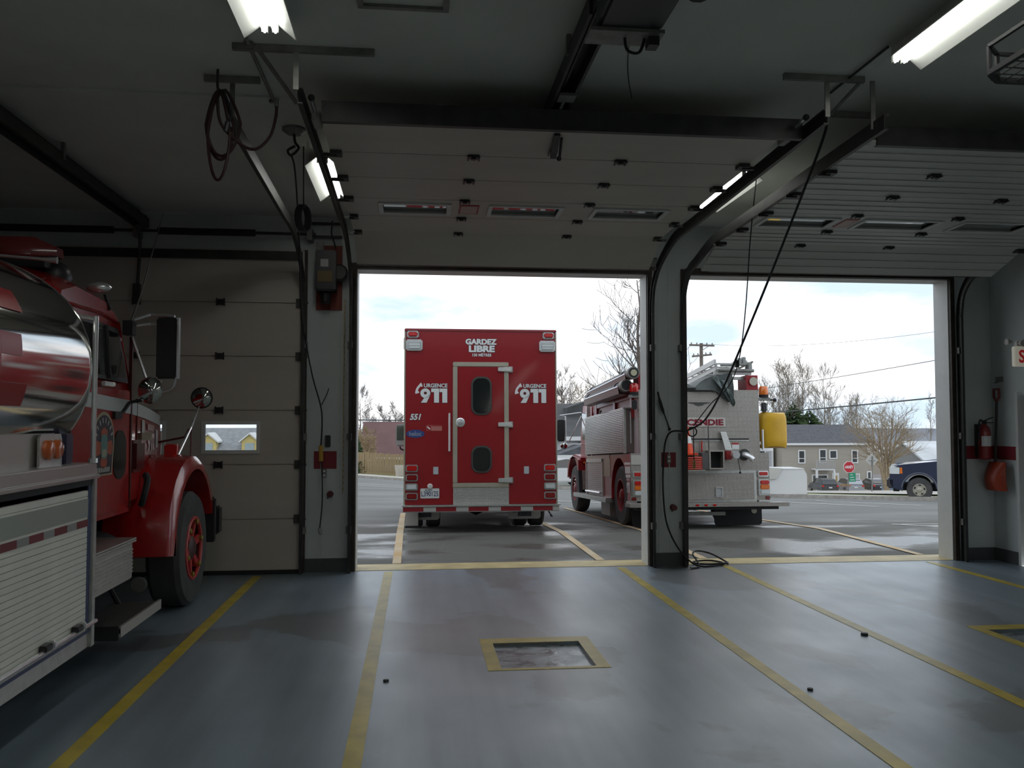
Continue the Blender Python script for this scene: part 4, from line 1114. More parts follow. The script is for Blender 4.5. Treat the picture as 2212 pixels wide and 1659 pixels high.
# upper left locker with corrugated roll-up skin
ul = E('upper_locker', MB().box(-HW - .02, -1.0, .36, 3.88, 1.29, 2.07), mat('locker_grey', (0.16, 0.13, 0.12), 0.4, 0.3))
b = MB()
for q in range(24):
    z0 = 1.30 + q * .032
    b.box(-HW - .035, -HW - .018, .40, 3.88, z0, z0 + .022)
E('roll_slats', b, alu_m, ul, kind='stuff')
E('locker_edge', MB().box(-HW - .03, -HW + .01, .34, .40, 1.28, 2.08).box(-HW - .03, -1.0, .34, 3.88, 2.065, 2.085), alu_m, ul)
E('grab_rail', MB().tube([(-1.14, .31, 1.45), (-1.14, .31, 2.0)], .012, 8), chrome_m, ul)
E('awning_rod', MB().tube([(-HW - .02, 2.4, 2.10), (-HW - .10, 1.9, 2.11)], .02, 8), steel_m, ul)
# lower left shutter, stripes, running board
sl_ = E('shutter', MB().box(-HW - .012, -HW + .02, 2.25, 3.8, .50, 1.13), mat('shutter_grey', (0.50, 0.47, 0.46), 0.4, 0.3))
b = MB()
for q in range(15):
    b.box(-HW - .018, -HW - .008, 2.25, 3.8, .51 + q * .04, .51 + q * .04 + .03)
E('shutter_slats', b, MATS['shutter_grey'], sl_, kind='stuff')
E('shutter_frame', MB().box(-HW - .03, -HW, 2.2, 2.25, .47, 1.2).box(-HW - .03, -HW, 3.8, 3.86, .47, 1.2).box(-HW - .03, -HW, 2.2, 3.86, 1.13, 1.2), alu_m, sl_)
E('grab_bar', MB().tube([(-HW - .05, 2.3, .53), (-HW - .05, 3.75, .53)], .025, 8), chrome_m, sl_)
E('white_stripe', MB().box(-HW - .006, -HW, .05, .40, .93, 1.05).box(-HW - .006, -HW, .05, .36, .86, .91).box(-HW - .006, -HW, .05, .45, 1.08, 1.12), white_m, lb)
E('mustard_panel', MB().box(-HW - .008, -HW, 1.65, 3.86, 1.2, 1.27).box(-HW - .008, -HW, 1.58, 2.2, .85, 1.2), mat('tan_panel', (0.42, 0.36, 0.27), 0.4, .4), lb)
lettering('911', (-HW - .004, .19, .69), .22, .18, white_m, en, ux=(0, -1, 0))
lettering('URGENCE', (-HW - .004, .19, .83), .22, .04, white_m, en, ux=(0, -1, 0))
E('rear_corner_plate', MB().box(-HW - .005, -HW + .02, .0, .03, .46, 1.28), plate_m, lb)
E('running_board', MB().box(-HW - .10, -HW + .1, 1.6, 5.0, .37, .46), alu_m, bevel=.01)
E('running_board', MB().box(-HW - .03, -HW + .1, .0, .28, .40, .46), alu_m, bevel=.01)
E('battery_box', MB().box(-HW + .05, -HW + .5, 1.9, 2.7, .10, .42), mat('box_grey', (0.35, 0.34, 0.31), 0.5), bevel=.01)
E('chassis', MB().box(-.45, -.33, .2, 7.2, .45, .62).box(.33, .45, .2, 7.2, .45, .62).box(-HW + .55, HW - .55, 1.6, 4.6, .3, .6), black_m)
for sgn in (-1, 1):
    for xo in (1.06, .74):
        wheel(en, (sgn * xo, .9, .53), .53, .28, sgn, mat('rim_red_deep', (0.20, 0.012, 0.015), 0.5), dish=.24 if xo > 1 else .03)
    wheel(en, (sgn * 1.04, 5.6, .53), .53, .29, sgn, mat('front_rim', (0.20, 0.02, 0.02), 0.45), nuts=10)
E('mud_flap', MB().prism(rrect(.30, 1.16, .02, .36, .06, 4), 'y', .22, .235), black_m)
E('mud_flap', MB().prism(rrect(-1.16, -.30, .02, .36, .06, 4), 'y', .22, .235), black_m)
E('flap_badge', MB().lathe([(.05, 0), (.05, -.006)], (1.02, .22, .27), 'y', 16), mat('badge_tan', (0.45, 0.42, 0.33), 0.5))
E('hitch_bar', MB().box(-.5, .35, -.2, -.1, .22, .28), galv_m)
# cab and bonnet
cabp = [(3.95, .5), (3.95, 2.35), (4.1, 2.45), (5.0, 2.45), (5.35, 1.75), (5.35, .5)]
cb = E('cab', MB().prism(cabp, 'x', -1.08, 1.08), MATS['engine_red'], bevel=.04)
E('cab_glass', MB().box(-1.085, -1.07, 4.25, 5.1, 1.65, 2.25), glass_dark_m, cb)
E('cab_glass', MB().box(1.07, 1.085, 4.25, 5.1, 1.65, 2.25), glass_dark_m, cb)
E('cab_rear_rail', MB().box(-HW + .02, -HW + .10, 3.92, 4.0, .5, 2.4), alu_m, cb)
E('bonnet', MB().prism([(5.3, .6), (5.3, 1.7), (6.6, 1.55), (7.1, 1.35), (7.15, .6)], 'x', -.72, .72), MATS['engine_red'], bevel=.06)
fen = [(4.85, 1.22), (5.0, 1.27), (5.6, 1.32), (6.0, 1.28), (6.35, 1.05), (6.45, .75), (6.35, .72)] + [(5.6 + .66 * math.cos(a), .56 + .66 * math.sin(a)) for a in [math.radians(d) for d in range(18, 166, 12)]] + [(4.86, .62)]
for x0, x1 in ((-1.22, -.70), (.70, 1.22)):
    f = E('fender', MB().prism(fen, 'x', x0, x1), MATS['engine_red'], bevel=.05)
fl = E('fender_marker', MB().box(-1.15, -.93, 4.83, 4.87, 1.08, 1.18), darkred_m, bevel=.02)
E('amber_lens', MB().box(-1.12, -.96, 4.815, 4.84, 1.10, 1.155), amber_m, fl, bevel=.01)
E('step_bracket', MB().prism([(4.75, .45), (4.85, .95), (4.95, .95), (5.05, .45)], 'x', -1.23, -1.15).box(-1.3, -1.0, 4.7, 5.05, .40, .45), black_m)
E('step_plate', MB().box(-1.16, -.92, 4.72, 4.76, .52, .95), plate_m)
mr = E('mirror', MB().box(-1.62, -1.44, 5.35, 5.42, 1.62, 2.12), mat('mirror_black', (0.03, 0.035, 0.035), 0.3), bevel=.02)
E('round_mirror', MB().ball((-1.46, 5.40, 1.52), .085, .05, .085), mat('mirror', (0.5, 0.52, 0.5), 0.05, 1.0), mr, smooth=True)
E('mirror_bracket', MB().tube([(-1.08, 5.2, 2.28), (-1.55, 5.38, 2.22), (-1.42, 5.38, 2.2), (-1.42, 5.38, 1.55), (-1.08, 5.2, 1.55)], .014, 6).tube([(-1.08, 5.2, 2.2), (-1.36, 5.36, 1.58)], .012, 6), chrome_m, mr)
# bed cover, beacons, ladders
tarp_m = mat('tarp', (0.055, 0.065, 0.062), 0.55, var=.35, scale=5)
rnd = random.Random(4)
rings = []
for i in range(15):
    t = i / 14; x = -.75 + 1.35 * t
    hgt = .10 + .05 * math.sin(t * 9) + (.14 * t if t > .5 else 0)
    lo = 2.36 - (.22 * max(0, 1 - abs(t - .93) * 6))
    rings.append([Vector((x, -.07 - .03 * math.sin(t * 13), lo)), Vector((x, -.08 - .02 * math.sin(t * 7), 2.40)), Vector((x, -.03, 2.38 + hgt + .02 * math.sin(t * 21))), Vector((x, .3, 2.40 + hgt + .03 * math.sin(t * 11))), Vector((x, 1.2, 2.38 + hgt * .6)), Vector((x, 1.2, 2.3)), Vector((x, 0, 2.33))])
E('bed_cover', MB().loft(rings), tarp_m, label='grey-green tarpaulin bunched over the hose bed', smooth=True)
tf = MB(); rings = []
for i in range(9):
    t = i / 8; zz = 2.56 - .44 * t
    rings.append([Vector((.25 + .32 * t + .20 * q / 6 * (1.25 - t) - .02, -.09 - .035 * math.sin(q * 1.7 + t * 4) - .03 * t, zz + .05 * math.sin(q * 1.1))) for q in range(7)] +
                 [Vector((.25 + .32 * t + .20 * q / 6 * (1.25 - t) - .02, -.06 - .035 * math.sin(q * 1.7 + t * 4) - .03 * t, zz + .05 * math.sin(q * 1.1))) for q in range(6, -1, -1)])
E('cover_flap', tf.loft(rings), mat('tarp_light', (0.11, 0.135, 0.13), 0.5, var=.3, scale=6), label='loose hanging fold of the tarpaulin', smooth=True)
E('bed_corner', MB().box(.86, 1.07, .0, .4, 2.37, 2.63), MATS['engine_red'])
E('bed_corner', MB().box(-1.07, -.92, .0, .35, 2.37, 2.66), MATS['engine_red'])
for x, mm, nm, z0 in ((1.19, amber_m, 'amber_beacon', 2.24), (-1.13, redlens_m, 'red_beacon', 2.28)):
    bb = E(nm, MB().lathe([(.075, .04), (.085, .06), (.08, .17), (.06, .20), (.02, .205)], (x, .05, z0), 'z', 16), mm, smooth=True)
    E('beacon_base', MB().lathe([(.08, 0), (.085, .05)], (x, .05, z0), 'z', 16), black_m, bb)
    E('beacon_bracket', MB().box(min(x, x * .85) - .1, max(x, x * .85) + .1, 0, .1, z0 - .05, z0), galv_m, bb)
    E('work_lamp', MB().box(x - .06, x + .03, -.02, .06, z0 - .25, z0 - .09), blackp_m, bb, bevel=.015)
E('siren_speaker', MB().lathe([(.03, .1), (.07, 0), (.075, -.02)], (.98, -.02, 2.52), 'y', 14), mat('speaker_tan', (0.45, 0.44, 0.36), 0.5))
E('grab_ball', MB().ball((1.38, .03, 2.20), .035).tube([(1.1, .05, 2.2), (1.38, .03, 2.2)], .015, 6), black_m)
def ladder(x0, x1, zr, zf, y0, y1, n, m, nm='ladder', tilt=0.):
    b = E(nm, MB().bar((x0, y0, zr), (x0, y1, zf), .035, .085).bar((x1, y0, zr + tilt), (x1, y1, zf + tilt), .035, .085), m)
    for q in range(n):
        t = (q + .5) / n; yy = y0 + (y1 - y0) * t; zz = zr + (zf - zr) * t
        E('rung', MB().tube([(x0, yy, zz), (x1, yy, zz + tilt)], .017, 6), m, b)
    return b
lad_m = mat('ladder_aluminium', (0.55, 0.55, 0.53), 0.4, 0.6)
ladder(.30, .72, 2.86, 2.62, -.02, 3.9, 11, lad_m)
ladder(.35, .66, 2.76, 2.52, .05, 3.8, 11, lad_m)
E('ladder_rack', MB().box(.30, .98, .04, .09, 2.64, 2.70).box(.20, 1.0, .10, .15, 2.56, 2.61).box(.33, .37, .06, .10, 2.56, 2.84).box(.88, .92, .06, .10, 2.37, 2.9).box(.15, .95, 3.0, 3.06, 2.45, 2.5), lad_m, bevel=.006)
E('rack_roller', MB().tube([(.36, .0, 2.72), (1.0, .0, 2.71)], .03, 12).tube([(.4, -.01, 2.80), (.9, -.01, 2.82)], .018, 8), galv_m)
E('rack_clamp', MB().box(.72, .78, -.02, .1, 2.8, 2.93).box(.80, .86, -.02, .1, 2.8, 2.95).box(.9, .97, -.02, .08, 2.72, 2.86), mat('clamp_grey', (0.30, 0.31, 0.30), 0.4, .5), bevel=.008)
E('pike_pole', MB().tube([(.97, -.03, 2.86), (.97, 3.8, 2.62)], .02, 8), galv_m)
# headlamp cluster of the cab roof peeking over the locker
for dx, dz in ((0, 0), (-.07, .08), (.06, .10), (-.02, .17), (.08, .02)):
    E('roof_lamp', MB().lathe([(.02, .06), (.055, 0), (.058, -.02)], (-1.12 + dx, 3.95, 2.46 + dz), 'y', 12), chrome_m)
# yellow buoyancy bag strapped on the right flank
bag = MB(); rings = []
for i in range(13):
    z = 1.37 + .60 * i / 12; t = i / 12
    k_ = 1 - .10 * (2 * t - 1) ** 6
    rings.append([Vector((1.36 + (.27 * k_ + .012 * math.sin(5 * a)) * math.cos(a) * (abs(math.cos(a)) ** -.35 if abs(math.cos(a)) > .05 else 1), .22 + .27 * k_ * math.sin(a), z + .02 * math.sin(3 * a + t * 2))) for a in [2 * PI * q / 28 for q in range(28)]])
yb = E('equipment_bag', bag.loft(rings), mat('bag_yellow', (0.62, 0.36, 0.015), 0.45, var=.08, scale=4, bump=.15, bscale=6), label='bulging yellow equipment bag', smooth=True)
E('bag_bracket', MB().box(1.03, 1.09, .0, .5, 1.42, 1.47).tube([(1.12, -.02, 1.33), (1.12, -.02, 1.68)], .018, 8).box(1.09, 1.35, .1, .5, 1.31, 1.36), chrome_m, yb)

# cone and hose coil riding on the tailboard locker (separate things carried by the engine)
cn = thing('traffic_cone', 'orange traffic cone standing on the engine tail beside the pillar', 'cone', (4.57, 14.42, 1.22), (0, 0, 0))
cone_m = mat('cone_orange', (0.75, 0.07, 0.015), 0.45)
MB().lathe([(.115, .03), (.03, .47), (.02, .48)], (4.57, 14.42, 1.22), n=20).build('cone_body', cone_m, cn, smooth=True)
MB().box(4.42, 4.72, 14.27, 14.57, 1.22, 1.255).build('cone_base', cone_m, cn, bevel=.01)
MB().lathe([(.087, .20), (.063, .32)], (4.57, 14.42, 1.22), n=20).build('reflective_band', white_m, cn, smooth=True)
hc = thing('hose_coil', 'orange-red hose coil stacked under the traffic cone on the engine tail', 'hose', (4.57, 14.42, .98))
for q in range(6):
    MB().tube([(4.62 + .19 * math.cos(a), 14.40 + .12 * math.sin(a), .995 + q * .036) for a in [2 * PI * j / 24 for j in range(24)]], .019, 7, closed=True).build('hose_turn', mat('coil_red', (0.42, 0.035, 0.015), 0.45), hc, smooth=True)
MB().box(4.36, 4.84, 14.25, 14.54, .95, .977).build('coil_shelf', plate_m, hc)
MB().box(4.50, 4.66, 14.36, 14.48, 1.19, 1.22).build('top_clamp', steel_m, hc)

# ----------------------------------------------------------------- tanker in the left bay
tk = thing('tanker_truck', 'red fire tanker with polished steel tank parked nose to the closed left door', 'truck', (-3.35, 6.1, 0))
def T(name, b, m, parent=None, **k):
    return b.build(name, m, parent or tk, world=False, **k)
def ell(a, c, zc, n=56, ex=2.25):
    out = []
    for q in range(n):
        t = 2 * PI * q / n; ct, st_ = math.cos(t), math.sin(t)
        out.append((a * math.copysign(abs(ct) ** (2 / ex), ct), zc + c * math.copysign(abs(st_) ** (2 / ex), st_)))
    return out
tank = MB()
rings = []
for y, s in ((-7.0, 1), (-.12, 1), (-.10, 1)):
    rings.append([Vector((x * s, y, z)) for x, z in ell(1.215, .80, 2.12)])
for q in range(1, 5):
    s = 1 - .05 * q * q / 4
    rings.append([Vector((x * s, -.10 + .045 * q, 2.12 + (z - 2.12) * s)) for x, z in ell(1.215, .80, 2.12)])
tank = T('tank', tank.loft(rings), inox_m, smooth=True)
T('tank_end_ring', MB().tube([(x * 1.0, -.10, z) for x, z in ell(1.215, .80, 2.12)], .005, 6, closed=True), inox_m, tank, smooth=True)
# lettering wrapped on the flank: last letter of the word on the tank
V, F = GL[('E', 0)]
bx0 = min(p[0] for p in V); bx1 = max(p[0] for p in V); bz0 = min(p[1] for p in V); bz1 = max(p[1] for p in V)
def on_tank(y, z):
    u = max(-.999, min(.999, (z - 2.12) / .80))
    return 1.215 * (1 - abs(u) ** 2.25) ** (1 / 2.25) + .004
b = MB()
def stripz(y0, y1, z0, z1, n=8):
    for i in range(n):
        za = z0 + (z1 - z0) * i / n; zb = z0 + (z1 - z0) * (i + 1) / n
        b.add([(on_tank(0, za), y0, za), (on_tank(0, za), y1, za), (on_tank(0, zb), y1, zb), (on_tank(0, zb), y0, zb)], [(0, 1, 2, 3)])
stripz(-1.52, -1.36, 1.86, 2.50, 12)
stripz(-1.36, -1.03, 2.38, 2.50); stripz(-1.36, -1.12, 2.13, 2.25); stripz(-1.36, -1.03, 1.86, 1.98)
T('lettering', b, mat('tank_letter_red', (0.30, 0.012, 0.015), 0.35), tank, label='large red block letter E, last of the tank wording')
# side lockers
lk = T('side_locker', MB().box(.75, 1.205, -7, -.02, .30, 1.42).box(-1.22, -.75, -7, -.02, .30, 1.42), alu_m)
T('top_ledge', MB().box(.72, 1.23, -7, .0, 1.42, 1.505).box(.72, 1.245, -7, .03, 1.40, 1.43), mat('ledge_metal', (0.55, 0.55, 0.53), 0.3, .7), lk, bevel=.008)
T('bed_ledge', MB().box(.5, 1.08, -7, -.32, 1.505, 1.74), mat('ledge_bright', (0.42, 0.39, 0.36), 0.42, .6), lk)
T('ledge_rail', MB().box(1.06, 1.09, -7, -.32, 1.72, 1.75), chrome_m, lk)
T('corner_post', MB().box(1.19, 1.235, -.06, .0, .30, 1.42), alu_m, lk, bevel=.006)
T('corner_gasket', MB().box(1.19, 1.215, -.10, -.06, .42, 1.42), mat('gasket_blue', (0.05, 0.07, 0.16), 0.5), lk)
T('shutter_head', MB().box(1.19, 1.222, -7, -.02, 1.36, 1.42).box(1.19, 1.205, -7, -.1, 1.33, 1.36), black_m, lk)
sm = MB().box(1.20, 1.214, -7.0, -.11, 0, .034)
slat0 = T('shutter_slat', sm, slat_m, lk)
slat0.location.z = .455
nsl = 23
for q in range(1, nsl):
    z = .455 + q * .038
    if 1.135 < z + .03 < 1.27 and z > 1.10: pass
    clone(slat0, lk, (0, 0, q * .038))
T('reflective_band', MB().box(1.214, 1.217, -7, -.11, 1.155, 1.275), mat('band_grey', (0.33, 0.36, 0.33), 0.4), lk, label='grey reflective band across the shutter')
xx = -.11; k = 0
while xx > -3.2:
    ww = .19 if k % 2 == 0 else .15
    T('reflective_tape', MB().box(1.214, 1.218, xx - ww, xx, 1.095, 1.14), mat('tape_darkred', (0.16, 0.012, 0.02), 0.4) if k % 2 == 0 else mat('tape_grey', (0.30, 0.31, 0.31), 0.4), lk)
    xx -= ww; k += 1
T('kick_board', MB().box(1.19, 1.215, -7, -.03, .30, .44), alu_m, lk, bevel=.006)
T('lift_bar', MB().tube([(1.235, -7, .455), (1.235, .02, .455)], .014, 8), chrome_m, lk)
T('lift_bar_track', MB().box(1.20, 1.225, -7, -.02, .40, .415), mat('gasket_blue', (0.05, 0.07, 0.16), 0.5), lk)
for y in (-.25, -.72, -1.5):
    T('latch', MB().box(1.21, 1.26, y - .10, y, .455, .495), blackp_m, lk, bevel=.008)
    T('latch_cap', MB().box(1.225, 1.265, y, y + .035, .452, .502), chrome_m, lk, bevel=.008)
# amber lights on the ledge corner
pt = T('light_bracket', MB().prism([(-.62, 1.505), (-.29, 1.505), (-.29, 1.66), (-.31, 1.70), (-.60, 1.70), (-.62, 1.68)], 'x', 1.10, 1.115), alu_m)
for y in (-.52, -.39):
    T('amber_light', MB().lathe([(.062, 0), (.062, .02), (.045, .035), (.01, .04)], (1.115, y, 1.605), 'x', 18), mat('amber_dim', (0.50, 0.10, 0.015), 0.25, coat=.8), pt, smooth=True)
T('blue_bracket', MB().box(1.0, 1.12, -.24, -.12, 1.505, 1.70), mat('bracket_dark', (0.05, 0.05, 0.09), 0.4), bevel=.008)
T('grab_pole', MB().tube([(1.22, -.05, 1.53), (1.22, -.05, 2.48)], .017, 10).tube([(1.22, -.05, 2.46), (1.05, -.05, 2.49)], .015, 8).lathe([(.03, 0), (.03, .03)], (1.22, -.05, 1.505), 'z', 10), chrome_m)
# chassis, rear duals
T('chassis', MB().box(-.45, -.33, -7, 3.5, .62, .88).box(.33, .45, -7, 3.5, .62, .88).box(-.33, .33, 1.0, 1.2, .6, .8).box(-.6, .6, 2.3, 3.2, .6, 1.2), black_m)
T('axle', MB().tube([(-1.0, 2.75, .52), (1.0, 2.75, .52)], .06, 8), black_m)
for sgn in (-1, 1):
    for y in (-5.2, -3.9):
        wheel(tk, (sgn * .95, y, .55), .55, .5, sgn, mat('rim_red_deep', (0.20, 0.012, 0.015), 0.5))
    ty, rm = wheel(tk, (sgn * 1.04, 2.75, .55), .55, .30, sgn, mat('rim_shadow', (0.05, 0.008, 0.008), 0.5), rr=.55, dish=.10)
    red_b = mat('rim_red_bright', (0.45, 0.03, 0.03), 0.35)
    T('rim_ring', MB().tube([(sgn * 1.185, 2.75 + .29 * math.cos(a), .55 + .29 * math.sin(a)) for a in [2 * PI * q / 32 for q in range(32)]], .022, 8, closed=True), red_b, rm, smooth=True)
    T('hub', MB().lathe([(.09, sgn * .05), (.09, sgn * .12), (.05, sgn * .15)], (sgn * 1.04, 2.75, .55), 'x', 14), red_b, rm, smooth=True)
    for q in range(6):
        a = 2 * PI * q / 6 + .26
        T('spoke', MB().bar((sgn * 1.14, 2.75, .55), (sgn * 1.165, 2.75 + .26 * math.cos(a), .55 + .26 * math.sin(a)), .085, .05, (1, 0, 0)), red_b, rm, bevel=.01)
        p = (sgn * 1.19, 2.75 + .255 * math.cos(a), .55 + .255 * math.sin(a))
        T('wheel_nut', MB().lathe([(.028, -sgn * .02), (.028, sgn * .02), (.015, sgn * .03)], p, 'x', 6), mat('brass_nut', (0.45, 0.36, 0.08), 0.3, .8), rm)
# cab (old style conventional)
CX = .93
cabp = [(.20, 1.02), (.20, 2.70), (.28, 2.86), (.55, 2.93), (1.15, 2.90), (1.42, 2.80), (1.60, 2.10), (1.62, 1.02)]
cab = T('cab', MB().loft([[Vector((CX * u * (1 - .07 * max(0, (z - 2.1) / .8)), y, z - (.16 * abs(u) ** 4 if z > 2.6 else 0))) for y, z in cabp] for u in (-1, -.9, -.6, -.2, .2, .6, .9, 1)]), redt_m, smooth=True)
T('drip_rail', MB().tube([(CX * .945, .22, 2.62), (CX * .945, 1.0, 2.63), (CX * .945, 1.42, 2.60), (CX * .95, 1.52, 2.40)], .014, 6), redt_m, cab)
dp = T('cab_door', MB().prism([(.30, 1.06), (.30, 2.04), (1.56, 2.04), (1.58, 1.06)], 'x', CX - .02, CX + .012), redt_m, bevel=.008)
def onside(z): return CX * (1 - .07 * max(0, (z - 2.1) / .8))
def sidequad(poly, off, m, name, parent=None):
    b = MB()
    n = len(poly)
    b.add([(onside(z) + off, y, z) for y, z in poly] + [(onside(z) + off - .015, y, z) for y, z in poly], [tuple(range(n)), tuple(range(2 * n - 1, n - 1, -1))] + [(i, n + i, n + (i + 1) % n, (i + 1) % n) for i in range(n)])
    return T(name, b, m, parent)
wg = sidequad([(.36, 2.12), (1.52, 2.10), (1.47, 2.30), (1.36, 2.54), (.50, 2.56), (.38, 2.48)], .006, mat('window_gasket', (0.03, 0.03, 0.03), .5), 'window_gasket')
sidequad([(.41, 2.15), (1.02, 2.14), (1.02, 2.52), (.50, 2.52), (.42, 2.45)], .010, glass_dark_m, 'side_glass', wg)
sidequad([(1.07, 2.14), (1.47, 2.14), (1.42, 2.30), (1.33, 2.50), (1.07, 2.51)], .010, glass_dark_m, 'vent_glass', wg)
T('window_bar', MB().bar((onside(2.1) + .02, 1.045, 2.12), (onside(2.55) + .02, 1.045, 2.54), .02, .02), blackp_m, wg)
T('door_edge', MB().box(CX - .005, CX + .02, 1.57, 1.60, 1.06, 2.5), mat('edge_dark', (0.06, 0.005, 0.005), 0.4), dp)
T('door_edge', MB().box(CX - .005, CX + .016, .285, .30, 1.06, 2.06), MATS['edge_dark'], dp)
T('rear_corner_post', MB().box(CX * .93 - .04, CX * .93 + .02, .14, .20, 2.1, 2.62), mat('post_pale', (0.42, 0.38, 0.40), 0.2, .6), cab, bevel=.01)
T('post_fitting', MB().tube([(CX * .95, .16, 2.45), (CX * .95 + .05, .25, 2.43), (CX * .95, .34, 2.41)], .02, 8).tube([(CX * .95, .16, 2.27), (CX * .95 + .05, .28, 2.25), (CX * .95, .42, 2.23)], .022, 8), black_m, cab)
T('cab_side_post', MB().box(.62, .64, -.02, .16, 1.5, 1.80), beige_m, cab)
stripe_m = mat('stripe_pale', (0.50, 0.54, 0.53), 0.4)
T('white_stripe', MB().prism([(.02, 2.02), (1.57, 1.955), (1.57, 1.845), (.02, 1.91)], 'x', CX + .010, CX + .016), stripe_m, cab)
# bonnet with tapering sides
bn = MB()
def bsec(y):
    t = (y - 1.55) / 2.1
    w = .925 - .33 * t ** 1.3; zt = 2.10 - .17 * t
    return [Vector((s * w * k_, y, z)) for s, k_, z in ((-1, 1, 1.10), (-1, 1, zt - .22), (-1, .96, zt - .10), (-1, .80, zt - .02), (-1, .4, zt + .02), (1, .4, zt + .02), (1, .80, zt - .02), (1, .96, zt - .10), (1, 1, zt - .22), (1, 1, 1.10))]
bon = T('bonnet', bn.loft([bsec(1.55 + 2.1 * q / 8) for q in range(9)]), redt_m, smooth=True)
def bonx(y):
    t = (y - 1.55) / 2.1
    return .925 - .33 * t ** 1.3
def bonpatch(name, y0, y1, za0, zb0, za1, zb1, m, off=.006, n=6, label=None):
    b = MB()
    for q in range(n):
        ya = y0 + (y1 - y0) * q / n; yb_ = y0 + (y1 - y0) * (q + 1) / n
        la = za0 + (za1 - za0) * q / n; lb2 = za0 + (za1 - za0) * (q + 1) / n
        ha = zb0 + (zb1 - zb0) * q / n; hb2 = zb0 + (zb1 - zb0) * (q + 1) / n
        b.add([(bonx(ya) + off, ya, la), (bonx(yb_) + off, yb_, lb2), (bonx(yb_) + off, yb_, hb2), (bonx(ya) + off, ya, ha)], [(0, 1, 2, 3)])
    return T(name, b, m, bon, label=label)
bonpatch('white_stripe', 1.63, 3.62, 1.845, 1.955, 1.735, 1.845, stripe_m)
T('bonnet_seam', MB().box(bonx(1.9) - .01, bonx(1.9) + .008, 1.895, 1.905, 1.4, 1.98), MATS['edge_dark'], bon)
bonpatch('small_plate', 2.14, 2.30, 1.66, 1.80, 1.65, 1.79, mat('plate_pale', (0.45, 0.46, 0.42), 0.4), n=2)
bonpatch('bonnet_print', 2.48, 3.0, 1.70, 1.76, 1.68, 1.74, mat('print_tan', (0.36, 0.22, 0.2), 0.4), n=3)
for q, (dy, t0) in enumerate(((2.50, '911'),)):
    V, F = GL[('911', 0)]
    x0 = min(p[0] for p in V); x1 = max(p[0] for p in V); y0_ = min(p[1] for p in V); y1_ = max(p[1] for p in V)
    b = MB()
    # reads left to right for someone looking at the right-hand flank (forward is to the right)
    pts = []
    for x, y in V:
        yy = 2.50 + (x - x0) / (x1 - x0) * .52; zz = 1.50 + (y - y0_) / (y1_ - y0_) * .16
        pts.append((bonx(yy) + .008, yy, zz))
    b.add(pts, F); T('lettering', b, mat('print_pink', (0.62, 0.5, 0.5), 0.4), bon)
bonpatch('side_patch', 3.15, 3.40, 1.52, 1.70, 1.51, 1.69, stripe_m, n=2)
bonpatch('sticker', 1.80, 2.2, 1.44, 1.60, 1.42, 1.58, mat('sticker_rose', (0.42, 0.16, 0.17), 0.4), n=2)
T('handle_bracket', MB().box(bonx(2.0), bonx(2.0) + .03, 2.0, 2.3, 1.61, 1.68), mat('bracket_olive', (0.20, 0.16, 0.10), 0.4), bon)
T('side_lamp', MB().box(bonx(1.95) - .02, bonx(1.95) + .06, 1.72, 2.0, 1.34, 1.62), mat('lamp_dark_red', (0.07, 0.004, 0.006), 0.3, coat=.8), bon, bevel=.03)
T('grille_bar', MB().box(-.6, .6, 3.63, 3.68, 1.0, 1.9), alu_m, bon, bevel=.02)
T('catch', MB().tube([(bonx(3.5) + .02, 3.5, 1.55), (bonx(3.5) + .02, 3.62, 1.55)], .012, 6).tube([(bonx(3.6) + .02, 3.6, 1.40), (bonx(3.6) + .02, 3.6, 1.68)], .01, 6), chrome_m, bon)
CRX = .945
# emblem on the door: Maltese-cross style crest on a dark arched shield
em = MB().prism([(CRX - .205, 1.36), (CRX + .195, 1.36), (CRX + .235, 1.60)] + [(CRX + .235 * math.cos(a), 1.64 + .215 * math.sin(a)) for a in [math.radians(d) for d in range(0, 181, 15)]] + [(CRX - .235, 1.60)], 'x', CX + .012, CX + .016)
shd = T('door_crest', em, mat('crest_gold', (0.36, 0.32, 0.20), 0.4), dp, label='dark arched crest with an orange cross and pale lettering')
def crest(name, poly, off, m): return T(name, MB().prism(poly, 'x', CX + off, CX + off + .001), m, dp)
crest('crest_field', [(CRX - .18, 1.375), (CRX + .17, 1.375), (CRX + .21, 1.60)] + [(CRX + .21 * math.cos(a), 1.64 + .19 * math.sin(a)) for a in [math.radians(d) for d in range(0, 181, 15)]] + [(CRX - .21, 1.60)], .0165, mat('crest_black', (0.012, 0.014, 0.025), 0.4))
cross = []
for q in range(4):
    a0 = q * 90
    for da, rr_ in ((-24, .17), (0, .19), (24, .17), (45, .07)):
        a = math.radians(a0 + da + 90); cross.append((CRX + rr_ * 1.05 * math.cos(a), 1.575 + rr_ * .85 * math.sin(a)))
crest('crest_cross', cross, .0180, mat('crest_orange', (0.40, 0.07, 0.02), 0.4))
crest('crest_shield', rrect(CRX - .07, CRX + .07, 1.49, 1.68, .05, 4), .0195, mat('crest_green', (0.08, 0.22, 0.20), 0.4))
crest('crest_inner', rrect(CRX - .05, CRX + .05, 1.505, 1.565, .02, 3), .021, mat('crest_tan', (0.32, 0.32, 0.22), 0.4))
for q in range(8):
    a = math.radians(160 - 20 * q)
    crest('crest_letter', [(CRX + r_ * math.cos(a + da), 1.625 + r_ * .92 * math.sin(a + da)) for r_, da in ((.155, -.05), (.155, .05), (.20, .05), (.20, -.05))], .0180, mat('crest_ink', (0.45, 0.45, 0.42), 0.4))
for q in range(7):
    crest('crest_letter', [(CRX - .15 + q * .042, 1.388), (CRX - .12 + q * .042, 1.388), (CRX - .12 + q * .042, 1.425), (CRX - .15 + q * .042, 1.425)], .0180, MATS['crest_ink'])
